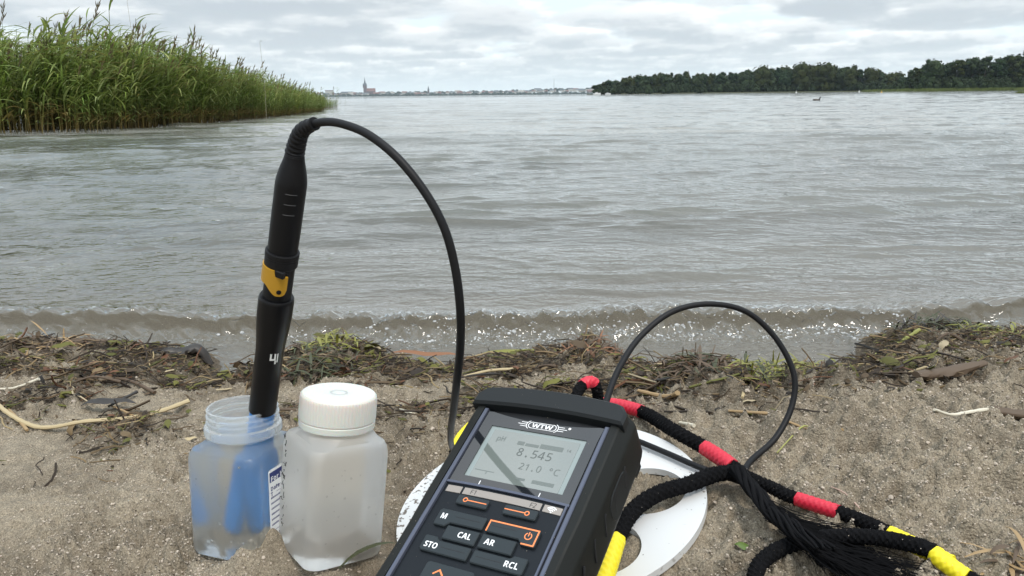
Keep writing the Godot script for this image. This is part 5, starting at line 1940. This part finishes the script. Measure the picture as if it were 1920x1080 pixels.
# ------------------------------------------------------------------ on the water
func build_on_water() -> void:
	var plumage := paint(Color(0.035, 0.030, 0.028), 0.7)
	var pale := paint(Color(0.20, 0.18, 0.16), 0.7)
	var t := thing("duck", "dark water bird swimming alone on the lake at the right", "bird", Transform3D(Basis(Vector3.UP, -0.15).scaled(Vector3.ONE * 0.72), Vector3(13.6, 0.0, -35.0)))
	var g := Geo.new()
	var spine := PackedVector3Array([Vector3(-0.26, 0.075, 0), Vector3(-0.20, 0.05, 0), Vector3(-0.10, 0.03, 0), Vector3(0.02, 0.02, 0), Vector3(0.11, 0.035, 0), Vector3(0.15, 0.08, 0), Vector3(0.16, 0.14, 0), Vector3(0.17, 0.175, 0), Vector3(0.185, 0.195, 0), Vector3(0.205, 0.205, 0), Vector3(0.225, 0.203, 0), Vector3(0.235, 0.20, 0)])
	g.tube(spine, PackedFloat32Array([0.006, 0.035, 0.070, 0.085, 0.070, 0.042, 0.028, 0.027, 0.032, 0.034, 0.024, 0.006]), 12)
	part(t, "body", g.mesh(60), plumage)
	g = Geo.new()
	g.tube(PackedVector3Array([Vector3(0.23, 0.199, 0), Vector3(0.26, 0.193, 0), Vector3(0.285, 0.190, 0)]), PackedFloat32Array([0.012, 0.010, 0.004]), 8, 0.6, Vector3.UP)
	part(t, "bill", g.mesh(50), pale)
	for s in [-1.0, 1.0]:
		g = Geo.new()
		g.tube(PackedVector3Array([Vector3(0.08, 0.06, s * 0.070), Vector3(-0.05, 0.07, s * 0.075), Vector3(-0.20, 0.085, s * 0.030)]), PackedFloat32Array([0.02, 0.040, 0.008]), 8, 1.2, Vector3.UP)
		part(t, "wing", g.mesh(60), pale)
	var specs := [["yellow_buoy", "yellow cone-topped buoy off the right shore", 92.0, -196.0, Color(0.75, 0.42, 0.05)], ["white_buoy", "white buoy in front of the middle of the headland wood", 141.0, -390.0, Color(0.75, 0.75, 0.74)], ["white_buoy", "small white buoy just left of the yellow one", 172.0, -390.0, Color(0.75, 0.75, 0.74)]]
	for q in specs:
		var b := thing(q[0], q[1], "buoy", Transform3D(Basis(), Vector3(q[2], 0, q[3])))
		var s := -(q[3] as float) / 196.0 * 0.42
		var col := paint(q[4], 0.5)
		g = Geo.new()
		g.lathe(PackedVector2Array([Vector2(0.10, -0.2), Vector2(0.42, -0.05), Vector2(0.45, 0.18), Vector2(0.36, 0.32), Vector2(0.12, 0.36)]), 16, Transform3D(Basis.from_scale(Vector3.ONE * s), Vector3.ZERO))
		part(b, "float", g.mesh(40), col)
		g = Geo.new()
		g.lathe(PackedVector2Array([Vector2(0.11, 0.34), Vector2(0.09, 0.80), Vector2(0.20, 0.82), Vector2(0.02, 1.20)]), 12, Transform3D(Basis.from_scale(Vector3.ONE * s), Vector3.ZERO))
		part(b, "top_mark", g.mesh(30), col)
	for q in [["motor_boat", "white motor boat moored at the left end of the headland", 63.0, -575.0, 1.0], ["motor_boat", "smaller white boat moored just right of the first one by the headland", 71.0, -575.0, 0.75]]:
		var b := thing(q[0], q[1], "boat", Transform3D(Basis(Vector3.UP, 0.2).scaled(Vector3.ONE * q[4]), Vector3(q[2], 0, q[3])))
		var white := paint(Color(0.80, 0.80, 0.79), 0.35)
		g = Geo.new()
		var rings := []
		for s in [[-2.6, 0.85, 0.9], [-1.0, 1.0, 0.9], [1.0, 0.9, 1.0], [2.2, 0.45, 1.15], [2.9, 0.04, 1.25]]:
			rings.append(PackedVector3Array([Vector3(s[0], s[2], s[1]), Vector3(s[0], 0.1, s[1] * 0.8), Vector3(s[0], -0.25, 0.0), Vector3(s[0], 0.1, -s[1] * 0.8), Vector3(s[0], s[2], -s[1])]))
		for rr in rings:
			rr.reverse()
		g.loft(rings)
		part(b, "hull", g.mesh(30), white)
		g = Geo.new()
		g.box(Vector3(-0.2, 1.25, 0), Vector3(1.9, 0.75, 1.3), 0.12)
		part(b, "cabin", g.mesh(30), white)
		g = Geo.new()
		g.box(Vector3(-0.2, 1.32, 0), Vector3(1.92, 0.32, 1.32), 0.02)
		part(b, "cabin_window", g.mesh(30), paint(Color(0.03, 0.035, 0.04), 0.15))
	var sb := thing("sailing_boat", "small white sailing boat at the left end of the far town beside the reed tip", "boat", Transform3D(Basis(Vector3.UP, 0.3), Vector3(-355.0, 0, -1500)))
	g = Geo.new()
	g.tube(PackedVector3Array([Vector3(-3, 0.4, 0), Vector3(-1.5, 0.3, 0), Vector3(1.5, 0.3, 0), Vector3(3.6, 0.7, 0)]), PackedFloat32Array([0.6, 0.95, 0.85, 0.1]), 10, 0.6, Vector3.UP)
	part(sb, "hull", g.mesh(50), paint(Color(0.8, 0.8, 0.8), 0.4))
	g = Geo.new()
	g.loft([PackedVector3Array([Vector3(0.2, 1.2, 0), Vector3(-2.8, 1.2, 0.25), Vector3(0.15, 1.2, 0.06)]), PackedVector3Array([Vector3(0.2, 9.5, 0), Vector3(0.05, 9.5, 0.02), Vector3(0.15, 9.5, 0.06)])])
	part(sb, "sail", g.mesh(30), paint(Color(0.82, 0.82, 0.80), 0.6))

# ------------------------------------------------------------------ the scene
func _ready() -> void:
	rng.seed = 2024
	for q in [[noise_a, 11, 3], [noise_b, 12, 3]]:
		q[0].noise_type = FastNoiseLite.TYPE_SIMPLEX_SMOOTH
		q[0].seed = q[1]
		q[0].frequency = 1.0
		q[0].fractal_octaves = q[2]
	noise_cell.noise_type = FastNoiseLite.TYPE_CELLULAR
	noise_cell.seed = 13
	noise_cell.frequency = 120.0
	noise_cell.fractal_type = FastNoiseLite.FRACTAL_NONE
	noise_cell.cellular_return_type = FastNoiseLite.RETURN_DISTANCE

	var cam := Camera3D.new()
	cam.name = "camera"
	cam.position = Vector3(0, 0.38, 0)
	cam.rotation = Vector3(-atan(362.0 / 1440.0), 0, deg_to_rad(-0.6))
	cam.fov = rad_to_deg(2.0 * atan(540.0 / 1440.0))
	cam.near = 0.02
	cam.far = 12000.0
	add_child(cam)
	cam.current = true

	var sky_mat := PanoramaSkyMaterial.new()
	sky_mat.panorama = make_sky()
	sky_mat.energy_multiplier = 2.6
	var sky := Sky.new()
	sky.sky_material = sky_mat
	var env := Environment.new()
	env.background_mode = Environment.BG_SKY
	env.sky = sky
	env.tonemap_mode = Environment.TONE_MAPPER_LINEAR
	env.tonemap_exposure = 1.38
	env.sdfgi_enabled = true
	env.ssao_enabled = true
	env.ssil_enabled = true
	env.fog_enabled = true
	env.fog_density = 0.00006
	env.fog_light_color = Color(0.80, 0.86, 0.90)
	var we := WorldEnvironment.new()
	we.name = "world_environment"
	we.environment = env
	add_child(we)

	var sun := DirectionalLight3D.new()
	sun.name = "sun"
	sun.light_energy = 0.50
	sun.light_angular_distance = 14.0
	sun.light_color = Color(1.0, 0.965, 0.92)
	sun.shadow_enabled = true
	sun.rotation_degrees = Vector3(-58, 28, 0)
	add_child(sun)

	# the setting
	var sand := tinted(0.78, 0.35)
	var grain := grain_image(512, 4)
	var grain_tex := ImageTexture.create_from_image(grain)
	sand.albedo_texture = grain_tex
	sand.uv1_triplanar = true
	sand.uv1_world_triplanar = true
	sand.uv1_scale = Vector3.ONE * 6.5
	sand.heightmap_enabled = true
	sand.heightmap_texture = ImageTexture.create_from_image(clump_image(1024, grain))
	sand.heightmap_scale = 0.30
	build_beach(sand)
	make_waves()
	var ripples := noise_texture(0.02, 4, true, 5.0)
	var far_water := water_material(0.90, ripples)
	far_water.normal_scale = 0.42
	far_water.uv1_scale = Vector3(0.30, 0.30, 0.55)
	build_lake([water_material(0.22, ripples), water_material(0.40, ripples), water_material(0.62, ripples), water_material(0.80, ripples), far_water])
	build_far_shore()
	build_town()
	build_reeds()

	# the things in front
	build_bottles()
	build_probe()
	build_meter()
	build_disc()
	build_rope()

	# on the beach and on the water
	build_on_water()
	build_finds()
	var fibre := tinted(0.6, 0.35)
	var sandy := tinted(0.8, 0.3)
	build_wrack(fibre, sandy)
	build_foam()
	build_stuck_grains(sandy)
